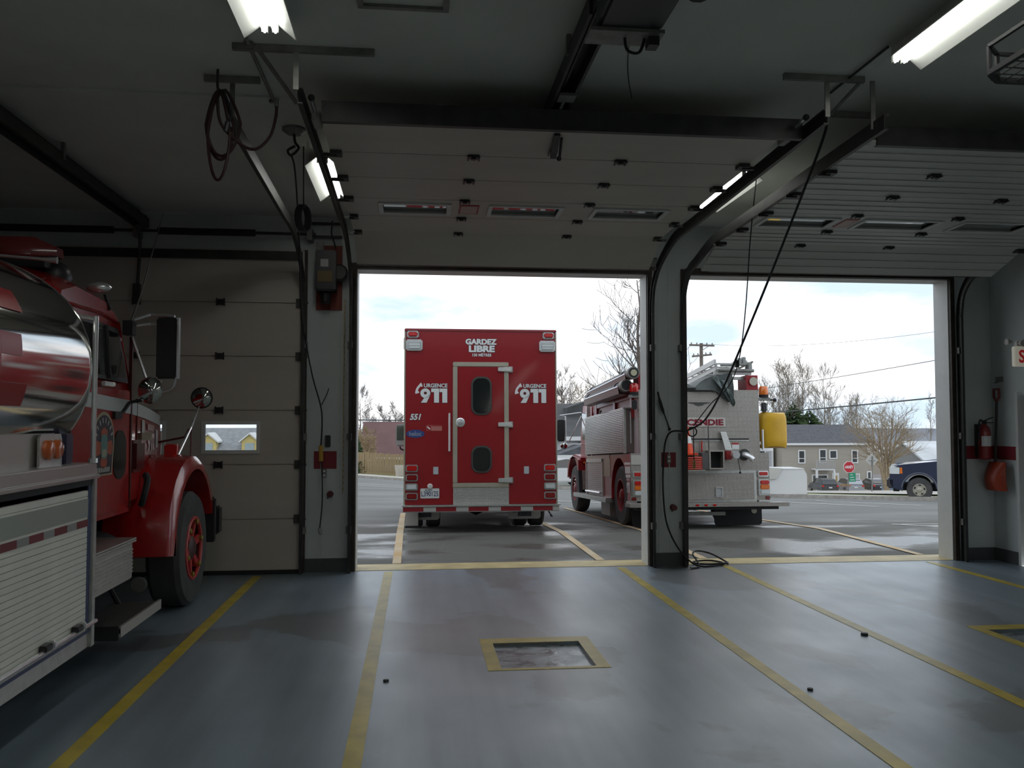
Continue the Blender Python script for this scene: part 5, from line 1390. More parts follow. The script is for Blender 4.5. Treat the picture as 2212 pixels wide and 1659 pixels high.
T('door_vent_window', MB().prism(rrect(1.17, 1.47, 1.31, 1.71, .13), 'x', CX + .008, CX + .018), mat('vent_dark', (0.012, 0.016, 0.014), 0.15, coat=.8), dp, bevel=.004)
T('door_handle', MB().box(CX + .01, CX + .04, .88, 1.12, 2.055, 2.09), chrome_m, dp, bevel=.006)
# front fenders with round arch
FX = 1.215
N_ = 15
fm = MB(); rings = []
for q in range(N_):
    a = math.radians(196 - 180 * q / (N_ - 1))
    ro, ri = .84, .70
    yo, zo = 2.72 + ro * 1.02 * math.cos(a), .64 + ro * .98 * math.sin(a)
    yi, zi = 2.72 + ri * math.cos(a), .62 + ri * math.sin(a)
    if q == 0: zo = zi = .74; yo = 1.95; yi = 2.06
    rings.append([Vector((.62, yo, zo)), Vector((1.06, yo, zo)), Vector((1.17, yo + (yi - yo) * .12, zo + (zi - zo) * .12)), Vector((FX, yo + (yi - yo) * .55, zo + (zi - zo) * .55)), Vector((FX, yi, zi)), Vector((1.17, yi, zi)), Vector((.62, yi, zi))])
for sgn in (1, -1):
    T('fender', MB().loft([[Vector((sgn * p.x, p.y, p.z)) for p in r_] for r_ in rings]), redt_m, smooth=True)
T('wheel_well', MB().box(.5, .8, 2.0, 3.4, .6, 1.3), black_m)
T('front_bumper', MB().box(-1.2, 1.2, 3.78, 3.95, .55, .85).box(.9, 1.22, 3.5, 3.58, .50, .98), blackp_m, bevel=.02)
T('mud_flap', MB().box(.95, 1.235, 3.42, 3.45, .52, .95), black_m)
# steps and battery box below the cab
bb = T('battery_box', MB().box(.70, 1.19, .08, .90, .58, .86), mat('box_bright', (0.55, 0.54, 0.50), 0.35, .6), bevel=.01)
for q in range(7):
    T('box_rib', MB().box(1.19, 1.2, .10, .88, .63 + q * .028, .645 + q * .028), alu_m, bb)
T('box_lid', MB().box(.68, 1.21, .06, .92, .86, .89), plate_m, bb)
sp = T('cab_step', MB().box(.92, 1.27, .40, 1.38, .275, .31), mat('step_tread', (0.07, 0.07, 0.065), 0.6, .5, bump=.5, bscale=80))
T('step_edge', MB().box(1.255, 1.275, .40, 1.38, .25, .325), mat('step_edge_metal', (0.5, 0.5, 0.46), 0.4, .6), sp)
T('step_hanger', MB().tube([(.98, .42, .28), (.86, .36, .48), (.8, .36, .62)], .03, 6), black_m, sp)
T('step_hanger', MB().tube([(.98, 1.30, .28), (.86, 1.30, .5), (.8, 1.30, .7)], .02, 6), black_m, sp)
T('step_end', MB().box(.95, 1.26, .385, .41, .23, .33), black_m, sp)
T('fuel_tank', MB().lathe([(.22, .1), (.25, .15), (.25, 1.5), (.22, 1.55)], (.72, 0, .62), 'y', 20), black_m, smooth=True)
T('air_horn_disc', MB().lathe([(.065, 0), (.065, .02), (.03, .03)], (1.02, 1.62, .40), 'y', 16), mat('disc_grey', (0.14, 0.14, 0.13), 0.5), bevel=.004)
T('intake_pipe', MB().tube(spline([(1.0, 1.72, 1.06), (1.03, 1.70, 1.15), (1.03, 1.78, 1.27), (1.0, 1.82, 1.32)], 4), .028, 8), black_m)
# cab roof fittings
lbp = T('light_bar', MB().loft([[Vector((x, .62 + dy * s, z0 + dz * s)) for dy, dz in ((-.13, .0), (-.15, .06), (-.11, .15), (.11, .15), (.15, .06), (.13, 0))] for x, s, z0 in ((-.66, .55, 2.99), (-.58, 1, 2.97), (.58, 1, 2.97), (.72, .45, 2.99))]), mat('bar_red', (0.14, 0.005, 0.006), 0.2, coat=1.0), smooth=True)
T('bar_base', MB().box(-.66, .66, .50, .74, 2.90, 2.975), black_m, lbp)
T('spot_lamp', MB().lathe([(.03, .12), (.085, .04), (.095, 0), (.09, -.01)], (.34, .30, 2.985), 'y', 18), galv_m, smooth=True)
ah = T('air_horn', MB().tube([(.20, .33, 2.96), (.70, .36, 2.93), (.80, .37, 2.925)], [.012, .012, .026], 10), chrome_m, smooth=True)
T('dome_speaker', MB().ball((.64, .72, 2.86), .13, .13, .13), blackp_m, smooth=True)
sl = T('spot_light', MB().ball((.83, 1.10, 2.845), .10, .06, .045), chrome_m, smooth=True)
T('spot_stalk', MB().tube([(.85, 1.18, 2.80), (.88, 1.22, 2.68)], .012, 6), black_m, sl)
an = T('antenna', MB().tube([(.97, 1.46, 2.62), (1.0, 1.60, 2.86), (1.06, 2.0, 3.66)], [.012, .008, .004], 6), mat('antenna_grey', (0.10, 0.10, 0.09), 0.5))
T('antenna_base', MB().box(.92, 1.0, 1.40, 1.50, 2.50, 2.62), black_m, an)
mr = T('mirror', MB().box(1.16, 1.33, 1.50, 1.56, 2.14, 2.66), mat('mirror_shell', (0.02, 0.02, 0.02), 0.3), bevel=.015)
T('mirror_edge', MB().box(1.33, 1.345, 1.50, 1.56, 2.14, 2.66), chrome_m, mr)
T('mirror_arm', MB().tube([(.93, 1.50, 2.62), (1.10, 1.56, 2.69), (1.30, 1.54, 2.67)], .014, 8).tube([(.93, 1.52, 2.58), (1.10, 1.56, 2.61), (1.2, 1.54, 2.62)], .012, 8).tube([(.94, 1.58, 2.50), (1.08, 1.60, 2.08), (1.2, 1.54, 2.12)], .012, 8).tube(spline([(1.32, 1.54, 2.16), (1.28, 1.55, 2.06), (1.14, 1.57, 2.02)], 4), .012, 8), chrome_m, mr)
cvx = T('convex_mirror', MB().ball((1.12, 1.50, 2.04), .10, .035, .115), mat('mirror', (0.5, 0.52, 0.5), 0.05, 1.0), mr, smooth=True)
T('mirror_lower_arm', MB().tube([(1.10, 1.54, 1.97), (.96, 1.50, 1.94), (.955, 1.36, 1.86), (.95, 1.24, 1.83)], .014, 8).box(.93, .965, 1.14, 1.30, 1.80, 1.86), black_m, mr)
# fender-top convex mirror
fmr = T('fender_mirror', MB().ball((1.10, 3.36, 2.03), .105, .04, .105), MATS['mirror'], smooth=True)
T('mirror_rim', MB().tube([(1.10 + .105 * math.cos(a), 3.36, 2.03 + .105 * math.sin(a)) for a in [2 * PI * q / 20 for q in range(20)]], .010, 6, closed=True), blackp_m, fmr)
T('fender_post', MB().tube([(1.02, 2.75, 1.44), (1.07, 3.05, 1.72), (1.08, 3.34, 1.94)], [.015, .014, .007], 8), chrome_m, fmr)
T('post_brace', MB().tube([(1.10, 2.95, 1.44), (1.075, 3.05, 1.72)], .008, 6).tube([(bonx(3.55), 3.5, 1.56), (.95, 3.3, 1.62), (1.06, 3.0, 1.70)], .012, 6), mat('brace_red', (0.12, 0.02, 0.02), 0.5), fmr)
wl = T('warning_light', MB().box(.90, 1.02, 2.72, 2.85, 1.44, 1.56), redlens_m, bevel=.015)

# ================================================================= OUTSIDE
# ground: asphalt forecourt and street falling away
xs = [-90, -70, -50, -40] + [-30 + 2 * i for i in range(31)] + [34, 40, 48, 58, 70, 90, 120, 160]
ys = [11.07, 12.5, 14] + [16 + 2 * i for i in range(20)] + [58, 62, 68, 76, 86, 98, 112, 130, 150, 175]
V = [(x, y, zg(x, y) - .004) for y in ys for x in xs]; nx = len(xs)
F = [(j * nx + i, j * nx + i + 1, (j + 1) * nx + i + 1, (j + 1) * nx + i) for j in range(len(ys) - 1) for i in range(nx - 1)]
ground = tag(MB().add(V, F).build('ground', asphalt_m, origin=(0, 0, 0)), 'damp asphalt forecourt and street sloping away outside the doors', kind='structure')
ORG['ground'] = Vector((0, 0, 0))
def strip(p0, p1, w, m, name='painted_line', dz=.006, parent=None, n=None):
    p0 = Vector((*p0, 0)); p1 = Vector((*p1, 0)); d = p1 - p0
    n = n or max(1, int(d.length / .2)); s = Vector((d.y, -d.x, 0)).normalized() * w / 2
    b = MB(); pts = []
    for i in range(n + 1):
        p = p0 + d * i / n
        for sg in (-1, 1):
            q = p + s * sg; pts.append((q.x, q.y, zg(q.x, q.y) + dz))
    b.add(pts, [(2 * i, 2 * i + 1, 2 * i + 3, 2 * i + 2) for i in range(n)])
    return b.build(name, m, parent or ground)
for x, y1 in ((-.24, 19.5), (2.36, 19.5), (3.72, 21.5), (6.72, 21.0)):
    strip((x, 11.09), (x - (.05 if x < 7 else 0), y1), .11, orange_line_m)
strip((8.42, 14.76), (9.6, 12.9), .10, white_line_m); strip((8.6, 14.75), (12.6, 14.2), .08, white_line_m)
for p, q in (((11.2, 25.5), (12.2, 22.0)), ((12.9, 27.2), (13.9, 22.8)), ((8.3, 23.0), (8.7, 20.9)), ((-8, 47), (2, 36)), ((-6, 42.5), (3, 33)), ((3.0, 27.0), (5.2, 24.5))):
    strip(p, q, .14, white_line_m)
# far kerb, verge, grass
K = [(-40, 98), (-4.0, 53.0), (4, 43.5), (13.2, 31.3), (16.6, 28.9), (22, 26.6), (40, 22)]
def ribbon(off0, off1, z0, z1, m, name, label):
    b = MB(); pts = []
    dense = []
    for i in range(len(K) - 1):
        a = Vector((*K[i], 0)); c = Vector((*K[i + 1], 0)); n = max(2, int((c - a).length / 2))
        for q in range(n): dense.append(a + (c - a) * q / n)
    dense.append(Vector((*K[-1], 0)))
    for i, p in enumerate(dense):
        d = dense[min(i + 1, len(dense) - 1)] - dense[max(0, i - 1)]
        s = Vector((-d.y, d.x, 0)).normalized()
        if s.y < 0: s = -s
        for of, z in ((off0, z0), (off0, z1), (off1, z1), (off1, z0)):
            q = p + s * of; pts.append((q.x, q.y, zg(q.x, q.y) + z))
    n = len(dense)
    b.add(pts, [(4 * i + k_, 4 * i + (k_ + 1) % 4, 4 * i + 4 + (k_ + 1) % 4, 4 * i + 4 + k_) for i in range(n - 1) for k_ in range(3)])
    return tag(b.build(name, m, origin=(0, 0, 0)), label, kind='structure')
ribbon(0, .25, -.05, .13, mat('kerb_concrete', (0.34, 0.32, 0.29), 0.8, var=.2), 'kerb', 'grey concrete kerb on the far side of the street')
ribbon(.25, 3.0, -.05, .12, mat('walk_concrete', (0.45, 0.43, 0.38), 0.8, var=.15, scale=1), 'sidewalk', 'pale concrete sidewalk beyond the street')
grass_m = mat('lawn', (0.10, 0.16, 0.03), 0.9, col2=(0.22, 0.24, 0.08), scale=.8, bump=.3, bscale=8)
ribbon(3.0, 9, -.05, .10, grass_m, 'verge', 'green grass verge behind the sidewalk')
pk = MB(); pk.add([(x, y, zg(x, y) + .05) for x, y in ((14, 42), (34, 36), (80, 95), (30, 100))], [(0, 1, 2, 3)])
tag(pk.build('parking_lot', mat('lot_concrete', (0.42, 0.40, 0.36), 0.85, var=.1, scale=.4)), 'pale parking lot in front of the grey house', kind='structure')
pk = MB(); pts = [(24, 39), (27, 36.5), (60, 62), (55, 78), (34, 56)]
pk.add([(x, y, zg(x, y) + .12) for x, y in pts], [tuple(range(5))])
tag(pk.build('lawn', grass_m), 'patch of green lawn under the spreading tree', kind='structure')

# ----------------------------------------------------------------- far land
far_m = mat('far_woods', (0.16, 0.15, 0.16), 0.95, col2=(0.24, 0.22, 0.20), scale=.02, stretch=(1, 1, 3))
b = MB()
rows = [(150, -12.0), (240, -20), (420, -26), (700, -22), (900, -20)]
b.add([(x, y, z) for y, z in rows for x in (-900, -200, 0, 60, 200, 500, 1200)], [(j * 7 + i, j * 7 + i + 1, j * 7 + 8 + i, j * 7 + 7 + i) for j in range(4) for i in range(6)])
tag(b.build('valley_floor', far_m), 'brown wooded valley floor in the distance', kind='structure')
rng = random.Random(7)
def ridge(y, base, hts, x0, x1, name, label, m, n=90):
    b = MB(); top = []; 
    for i in range(n + 1):
        x = x0 + (x1 - x0) * i / n
        top.append((x, base + hts[0] + hts[1] * math.sin(i * .13 + y) + hts[1] * .5 * math.sin(i * .37) + rng.uniform(-1, 1) * hts[2]))
    for i in range(n):
        (xa, za), (xb, zb) = top[i], top[i + 1]
        b.add([(xa, y, base - 20), (xb, y, base - 20), (xb, y + 30, zb), (xa, y + 30, za), (xa, y + 250, base - 20), (xb, y + 250, base - 20)], [(0, 1, 2, 3), (3, 2, 5, 4)])
    return tag(b.build(name, m), label, kind='structure')
ridge(900, -22, (14, 3, 1.0), -1200, 1700, 'hill_ridge', 'low blue-grey wooded hill along the horizon', mat('haze_hill', (0.19, 0.20, 0.225), 0.95, col2=(0.27, 0.285, 0.31), scale=.03))
ridge(420, -30, (12, 3, 1.5), -200, 900, 'wooded_rise', 'brown leafless woods in the middle distance', mat('brown_woods', (0.20, 0.165, 0.13), 0.95, col2=(0.28, 0.25, 0.21), scale=.05))
b = MB()
for q in range(26):
    x = 150 + q * 13 + rng.uniform(-3, 3); y = 520; w = rng.uniform(5, 11); h = rng.uniform(1, 2.2); z = -14.5 + rng.uniform(-1.2, .8)
    b.prism([(x - w / 2, z - 5), (x + w / 2, z - 5), (x + w / 2, z), (x, z + h), (x - w / 2, z)], 'y', y, y + 8)
tag(b.build('distant_roofs', mat('snowy_roofs', (0.75, 0.77, 0.80), 0.8)), 'pale distant roofs scattered in the valley', 'roofs', kind='stuff')

# ----------------------------------------------------------------- houses
roof_dark = mat('roof_shingle', (0.085, 0.088, 0.10), 0.85, var=.2, scale=3)
glass_house = mat('house_glass', (0.05, 0.055, 0.06), 0.08, coat=1)
trim_w = mat('house_trim', (0.70, 0.71, 0.71), 0.6)
def house(name, label, x0, x1, y0, y1, z0, h, ridge_h, wall, roof, axis='x', over=.35):
    r = thing(name, label, 'house', ((x0 + x1) / 2, (y0 + y1) / 2, z0))
    MB().box(x0, x1, y0, y1, z0 - 1.5, z0 + h).build('wall', wall, r)
    b = MB()
    if axis == 'x':
        ym = (y0 + y1) / 2
        MB().prism([(y0, z0 + h), (y1, z0 + h), (ym, z0 + h + ridge_h)], 'x', x0, x1).build('gable', wall, r)
        sl = ridge_h / (ym - y0)
        b.prism([(y0 - over, z0 + h - over * sl), (ym, z0 + h + ridge_h), (y1 + over, z0 + h - over * sl), (y1 + over, z0 + h - over * sl + .16), (ym, z0 + h + ridge_h + .16), (y0 - over, z0 + h - over * sl + .16)], 'x', x0 - over, x1 + over)
        MB().box(x0 - over, x1 + over, y0 - over - .06, y0 - over, z0 + h - over * sl - .05, z0 + h - over * sl + .17).build('gutter', trim_w, r)
    else:
        xm = (x0 + x1) / 2
        MB().prism([(x0, z0 + h), (x1, z0 + h), (xm, z0 + h + ridge_h)], 'y', y0, y1).build('gable', wall, r)
        sl = ridge_h / (xm - x0)
        b.prism([(x0 - over, z0 + h - over * sl), (xm, z0 + h + ridge_h), (x1 + over, z0 + h - over * sl), (x1 + over, z0 + h - over * sl + .16), (xm, z0 + h + ridge_h + .16), (x0 - over, z0 + h - over * sl + .16)], 'y', y0 - over, y1 + over)
    b.build('roof', roof, r)
    return r
def window(r, x0, x1, z0, z1, y, split=True, name='window', m=None):
    w = MB().frame(x0 - .12, x1 + .12, z0 - .12, z1 + .12, .12, y - .08, y + .02).build(name, trim_w, r)
    MB().box(x0, x1, y - .03, y, z0, z1).build('pane', m or glass_house, w)
    if split: MB().box(x0, x1, y - .05, y - .03, z0 + (z1 - z0) * .32, z0 + (z1 - z0) * .32 + .07).build('sash_bar', trim_w, w)
    return w
# grey two-storey house on the right (about 90 m away)
HY = 92.0
gw = mat('siding_taupe', (0.36, 0.33, 0.28), 0.7, var=.05, scale=.6, stretch=(.2, .2, 4))
HX0, HX1, HZ = 39.9, 49.8, -6.35
gh = house('grey_house', 'two-storey grey-beige house with dark roof on the right beyond the street', HX0, HX1, HY, HY + 9, HZ, 5.85, 1.9, gw, roof_dark)
def hx(px): return HX0 + (px - 1702) / (1887 - 1702) * (HX1 - HX0)
def hz(py): return HZ + 5.85 - (py - 952) / 18.6
for a, c, t, u in ((1738, 1749, 968, 991), (1783, 1795, 966, 990), (1805, 1818, 968, 982), (1853, 1863, 968, 991)):
    window(gh, hx(a), hx(c), hz(u), hz(t), HY, split=(u > 985))
bal = MB().box(hx(1764), hx(1803), HY - 1.3, HY, hz(1006), hz(1003.5)).build('balcony', trim_w, gh)
b = MB()
for q in range(14):
    x = hx(1764) + (hx(1803) - hx(1764)) * q / 13
    b.box(x - .04, x + .04, HY - 1.3, HY - 1.22, hz(1004), hz(986))
b.box(hx(1764), hx(1803), HY - 1.32, HY - 1.2, hz(987), hz(985.5))
b.build('balcony_rail', mat('rail_grey', (0.42, 0.41, 0.40), 0.6), bal, kind='stuff')
for x in (hx(1765), hx(1802)):
    MB().box(x - .1, x + .1, HY - 1.3, HY - 1.1, HZ, hz(1006)).build('balcony_post', trim_w, bal)
window(gh, hx(1739), hx(1751), hz(1040), hz(1015), HY, False, m=mat('blind_pale', (0.45, 0.47, 0.46), .3))
window(gh, hx(1767), hx(1773), hz(1042), hz(1018), HY, False)
window(gh, hx(1778), hx(1797), hz(1040), hz(1018), HY, False)
dr_ = MB().box(hx(1808), hx(1823), HY - .08, HY, HZ, hz(1013)).build('front_door', trim_w, gh)
MB().box(hx(1811), hx(1819), HY - .12, HY - .08, HZ + .2, hz(1018)).build('door_leaf', mat('door_ochre', (0.42, 0.30, 0.12), 0.6), dr_)
window(gh, hx(1844), hx(1866), hz(1032), hz(1017), HY, False, m=MATS['blind_pale'])
window(gh, hx(1889 - 3), hx(1893 - 1), hz(1042), hz(1012), HY, False)
# lighter wing on its left
wing = house('house_wing', 'pale blue-grey end wing of the grey house seen past the engine', 36.0, 39.42, HY + 1.5, HY + 8, HZ + .2, 5.3, 1.4, mat('siding_pale', (0.42, 0.44, 0.47), 0.7), roof_dark, over=.1)
window(wing, 37.9, 38.5, hz(980), hz(968), HY + 1.5, False)
window(wing, 36.6, 37.2, hz(985), hz(970), HY + 1.5, False)
MB().box(39.3, 39.5, HY + 1.4, HY + 1.5, HZ, hz(955)).build('corner_board', trim_w, wing)
# garage with pale metal roof
gg = house('grey_garage', 'low grey garage with a pale metal roof behind the pickup', 41.0, 52, 66, 73.3, -4.3, 2.65, 1.7, mat('garage_siding', (0.20, 0.205, 0.205), 0.75, var=.1), mat('metal_roof', (0.55, 0.58, 0.60), 0.4, .3, var=.2, scale=.6), 'x', .25)
b = MB().box(40.9, 40.99, 66, 73.3, -5.4, -3.0); b.build('lower_board', mat('board_slate', (0.15, 0.19, 0.24), 0.7), gg)
# white house with dark roof behind the engine cab
wh = house('white_house', 'white house with dark roof and a small porch seen between the two trucks', 6.9, 16.5, 47, 56, zg(10, 50), 2.95, 1.75, mat('siding_white', (0.68, 0.70, 0.71), 0.7), mat('roof_slate', (0.065, 0.067, 0.07), 0.85, var=.15, scale=2))
z0 = zg(10, 50)
pr_ = MB().prism([(7.0, z0 + 2.0), (9.2, z0 + 2.75), (11.0, z0 + 2.0)], 'y', 44.6, 47).build('porch_roof', roof_dark, wh)
MB().box(7.0, 11.0, 44.5, 44.62, z0 + 1.9, z0 + 2.06).build('porch_fascia', trim_w, pr_)
for x in (7.15, 10.8): MB().box(x - .08, x + .08, 44.7, 44.86, z0, z0 + 1.9).build('porch_post', trim_w, pr_)
window(wh, 9.0, 10.3, z0 + .8, z0 + 1.75, 47, False, m=mat('green_pane', (0.10, 0.18, 0.12), .2))
window(wh, 7.3, 7.9, z0 + .9, z0 + 1.9, 47, False)
MB().prism([(8.6, z0 + 3.4), (11.0, z0 + 3.4), (11.0, z0 + 4.7), (9.8, z0 + 5.0), (8.6, z0 + 4.6)], 'y', 49.5, 52).build('dormer', MATS['roof_slate'], wh)
# maroon barn behind the fence
bz = zg(-2, 68)
bn_ = house('maroon_barn', 'weathered barn with a tall maroon metal roof left of the rescue truck', -3.9, 3.6, 66, 76, bz, 1.35, 2.5, mat('old_boards', (0.30, 0.28, 0.25), 0.85, col2=(0.40, 0.38, 0.34), scale=3, stretch=(3, 1, .2)), mat('maroon_roof', (0.115, 0.052, 0.05), 0.7, var=.12, scale=.8))
# yellow dormer house seen through the pane of the closed door
yz = zg(-14, 70)
yh = house('yellow_house', 'grey-roofed yellow house with dormers glimpsed through the pane of the closed door', -21, -7, 70, 76, yz, .85, 1.75, mat('siding_yellow', (0.62, 0.50, 0.20), 0.7), mat('roof_grey', (0.26, 0.27, 0.28), 0.85, var=.15, scale=3))
for x in (-16.1, -12.95):
    d_ = MB().box(x - .6, x + .6, 69.9, 72, yz + .7, yz + 1.75).prism([(x - .6, yz + 1.75), (x + .6, yz + 1.75), (x, yz + 2.25)], 'y', 69.9, 72).build('dormer', MATS['siding_yellow'], yh)
    MB().prism([(x - .8, yz + 1.62), (x, yz + 2.28), (x + .8, yz + 1.62), (x + .8, yz + 1.75), (x, yz + 2.42), (x - .8, yz + 1.75)], 'y', 69.7, 72.2).build('dormer_roof', trim_w, d_)
    MB().box(x - .35, x + .35, 69.85, 69.9, yz + .85, yz + 1.6).build('dormer_window', mat('pane_blue', (0.35, 0.42, 0.45), .3), d_)

# ----------------------------------------------------------------- fence, planter, bin
fn = thing('board_fence', 'weathered wooden board fence in front of the maroon barn', 'fence', (-1.0, 57.5, zg(-1, 57.5)))
fm_ = mat('fence_wood', (0.25, 0.17, 0.09), 0.85, col2=(0.36, 0.27, 0.16), scale=2.5, stretch=(3, 3, .3))
rnd = random.Random(11); x = -5.2; q = 0
board_me = None
while x < 6:
    z = zg(x, 57.5) + .08 + rnd.uniform(-.03, .03)
    if board_me is None:
        bo = MB().box(-.07, .07, -.012, .012, 0, 1.42).build('board', fm_, fn, world=False); board_me = bo
    else:
        bo = board_me.copy(); COL.objects.link(bo); bo.parent = fn
    bo.location = (x + 1.0, rnd.uniform(-.02, .02), z - zg(-1, 57.5))
    bo.rotation_euler = (0, rnd.uniform(-.01, .01), 0)
    x += .16
for zz in (.3, 1.1):
    MB().bar((-5.2, 57.54, zg(-5.2, 57.5) + zz), (6, 57.54, zg(6, 57.5) + zz), .04, .09).build('fence_rail', fm_, fn)
pt_ = thing('planter', 'pale concrete planter tub at the kerb left of the rescue truck', 'planter', (-.95, 54.5, zg(-.95, 54.5)))
px_, py_, pz_ = -.95, 54.5, zg(-.95, 54.5) + .1
MB().loft([[Vector((px_ + sx * w, py_ + sy * w, pz_ + z)) for sx, sy in ((-1, -1), (1, -1), (1, 1), (-1, 1))] for w, z in ((.30, 0), (.38, .62), (.38, .70), (.32, .70), (.30, .55))]).build('tub', mat('planter_concrete', (0.45, 0.41, 0.36), 0.8, var=.1), pt_)
MB().box(px_ - .3, px_ + .3, py_ - .3, py_ + .3, pz_ + .5, pz_ + .56).build('soil', mat('soil', (0.05, 0.04, 0.03), 0.9), pt_)
wb = thing('storage_box', 'large white storage box with sloped lid edges at the far kerb', 'box', (14.0, 31.9, zg(14, 31.9)))
bz = zg(14, 31.9)
MB().prism([(13.1, bz + .1), (14.58, bz + .1), (14.58, bz + .86), (14.46, bz + 1.10), (13.45, bz + 1.10), (13.1, bz + .75)], 'y', 31.4, 32.6).build('shell', mat('box_white', (0.62, 0.63, 0.62), 0.6), wb)
MB().prism([(13.05, bz + .72), (13.35, bz + .74), (13.6, bz + 1.13), (13.1, bz + 1.16)], 'y', 31.33, 31.40).build('end_flap', mat('box_bright', (0.7, 0.7, 0.7), 0.5), wb)
MB().box(13.4, 14.46, 31.38, 32.62, bz + 1.09, bz + 1.12).build('lid', MATS['box_white'], wb)
MB().box(13.1, 14.6, 31.36, 31.40, bz + .08, bz + .16).build('skid', mat('skid_grey', (0.3, 0.3, 0.28), 0.7), wb)

# ----------------------------------------------------------------- street signs
def ngon(cx, cz, r, n, rot=0): return [(cx + r * math.cos(2 * PI * k_ / n + rot), cz + r * math.sin(2 * PI * k_ / n + rot)) for k_ in range(n)]
sx_, sy_ = 25.35, 49.0; sz = zg(sx_, sy_)
def sz_at(py): return EYE - (py - 913) * (sy_ * .994 + sx_ * .109) / 1880
ss = thing('stop_sign', 'red octagonal stop sign on a post with a green plate below', 'sign', (sx_, sy_, sz))
MB().tube([(sx_ - .05, sy_ + .06, sz), (sx_, sy_ + .06, sz_at(998))], .035, 8).build('post', galv_m, ss)
c = sz_at(1008.5)
oc = MB().prism(ngon(sx_, c, .36, 8, PI / 8), 'y', sy_, sy_ + .02).build('octagon_border', white_m, ss)
MB().prism(ngon(sx_, c, .335, 8, PI / 8), 'y', sy_ - .004, sy_).build('octagon', mat('stop_red', (0.45, 0.015, 0.03), 0.5), oc)
lettering('ARR\u00caT', (sx_, sy_ - .006, c + .02), .52, .20, white_m, ss, world=True)
g0, g1 = sz_at(1040), sz_at(1021)
gp = MB().box(sx_ - .01, sx_ + .40, sy_ - .01, sy_ + .01, g0, g1).build('green_plate', mat('plate_green', (0.02, 0.25, 0.14), 0.5), ss)
for q in range(3):
    MB().box(sx_ + .05, sx_ + .34 - .06 * q, sy_ - .016, sy_ - .01, g0 + .09 + .15 * q, g0 + .12 + .15 * q).build('plate_line', white_m, gp)
ws = thing('diamond_sign', 'grey back of a diamond road sign on a post right of the stop sign', 'sign', (26.3, 48.2, zg(26.3, 48.2)))
dx_, dy_ = 26.35, 48.2
def dz_at(py): return EYE - (py - 913) * (dy_ * .994 + dx_ * .109) / 1880
MB().prism(ngon(dx_ - .02, dz_at(994), .40, 4), 'y', dy_, dy_ + .015).build('plate', mat('sign_back', (0.42, 0.42, 0.40), 0.5, .4), ws)
MB().tube([(dx_ - .08, dy_ - .04, zg(dx_, dy_)), (dx_ + .02, dy_ - .04, dz_at(985))], .035, 8).build('post', galv_m, ws)
MB().box(dx_ - .2, dx_ + .2, dy_ - .03, dy_, dz_at(995) - .02, dz_at(995) + .02).build('crossbar', galv_m, ws)
rs = thing('rusty_sign', 'small rusty plate on two short posts under the stop sign', 'sign', (25.9, 50.5, zg(25.9, 50.5)))
MB().box(25.55, 26.25, 50.5, 50.53, zg(25.9, 50.5) + .62, zg(25.9, 50.5) + .74).build('plate', mat('rusty_plate', (0.30, 0.18, 0.09), 0.8), rs)
for x in (25.6, 25.95): MB().tube([(x, 50.5, zg(25.9, 50.5)), (x, 50.5, zg(25.9, 50.5) + .65)], .025, 6).build('post', galv_m, rs)

# ----------------------------------------------------------------- cars
def make_car(name, label, loc, rz, col_m, kind, group=None):
    """length along local y (front +y), 4.4 m hatchback, wagon or sedan"""
    r = thing(name, label, 'car', loc, (0, 0, rz), group)
    def C(n, b, m, p=None, **k): return b.build(n, m, p or r, world=False, **k)
    low = [(-2.1, .28), (-2.18, .55), (-2.12, .85), (-1.95, .95), (.9, .98), (1.75, .85), (2.15, .62), (2.18, .32)]
    if kind == 'sedan': roof = [(-1.75, .93), (-1.15, 1.38), (-.1, 1.44), (.35, 1.38), (1.0, .97)]
    else: roof = [(-2.05, .93), (-1.78, 1.45), (-.9, 1.53), (.3, 1.48), (1.05, .97)]
    C('body', MB().prism(low, 'x', -.86, .86), col_m, bevel=.06)
    C('greenhouse', MB().loft([[Vector((sx * (.80 - .16 * (z - .93) / .6), y, z)) for y, z in roof] for sx in (-1, 1)]), col_m, bevel=.04)
    win = [(y * .96 - .02, z - .05 if z > 1.2 else z + .04) for y, z in roof]
    for sgn in (-1, 1):
        pts = [Vector((sgn * (.81 - .16 * (z - .93) / .6), y, z)) for y, z in win]
        C('side_glass', MB().add(pts + [p - Vector((sgn * .02, 0, 0)) for p in pts], [tuple(range(len(pts))), tuple(range(2 * len(pts) - 1, len(pts) - 1, -1))]), glass_dark_m)
    (ya, za), (yb2, zb2) = roof[0], roof[1]
    C('rear_glass', MB().add([(-.62, ya * .99 - .05 + .12, za + .1), (.62, ya * .99 - .05 + .12, za + .1), (.55, yb2 - .04, zb2 - .06), (-.55, yb2 - .04, zb2 - .06)], [(0, 1, 2, 3)]), glass_dark_m)
    for sgn in (-1, 1):
        C('tail_light', MB().box(min(sgn * .62, sgn * .84), max(sgn * .62, sgn * .84), -2.20, -2.05, .72, .90), redlens_m, bevel=.02)
        C('headlight', MB().box(min(sgn * .5, sgn * .82), max(sgn * .5, sgn * .82), 2.05, 2.19, .62, .76), clear_m, bevel=.02)
        for y in (-1.32, 1.38):
            wheel(r, (sgn * .78, y, .32), .32, .2, sgn, MATS['rim_steel'])
    C('number_plate', MB().box(-.16, .16, -2.22, -2.17, .60, .72), white_m)
    C('rear_bumper', MB().box(-.84, .84, -2.22, -2.05, .36, .56), col_m, bevel=.03)
    return r
grey_car = mat('car_grey', (0.06, 0.062, 0.065), 0.3, coat=.5)
silver_car = mat('car_silver', (0.40, 0.41, 0.44), 0.3, .5, coat=.5)
black_car = mat('car_black', (0.02, 0.022, 0.025), 0.3, coat=.6)
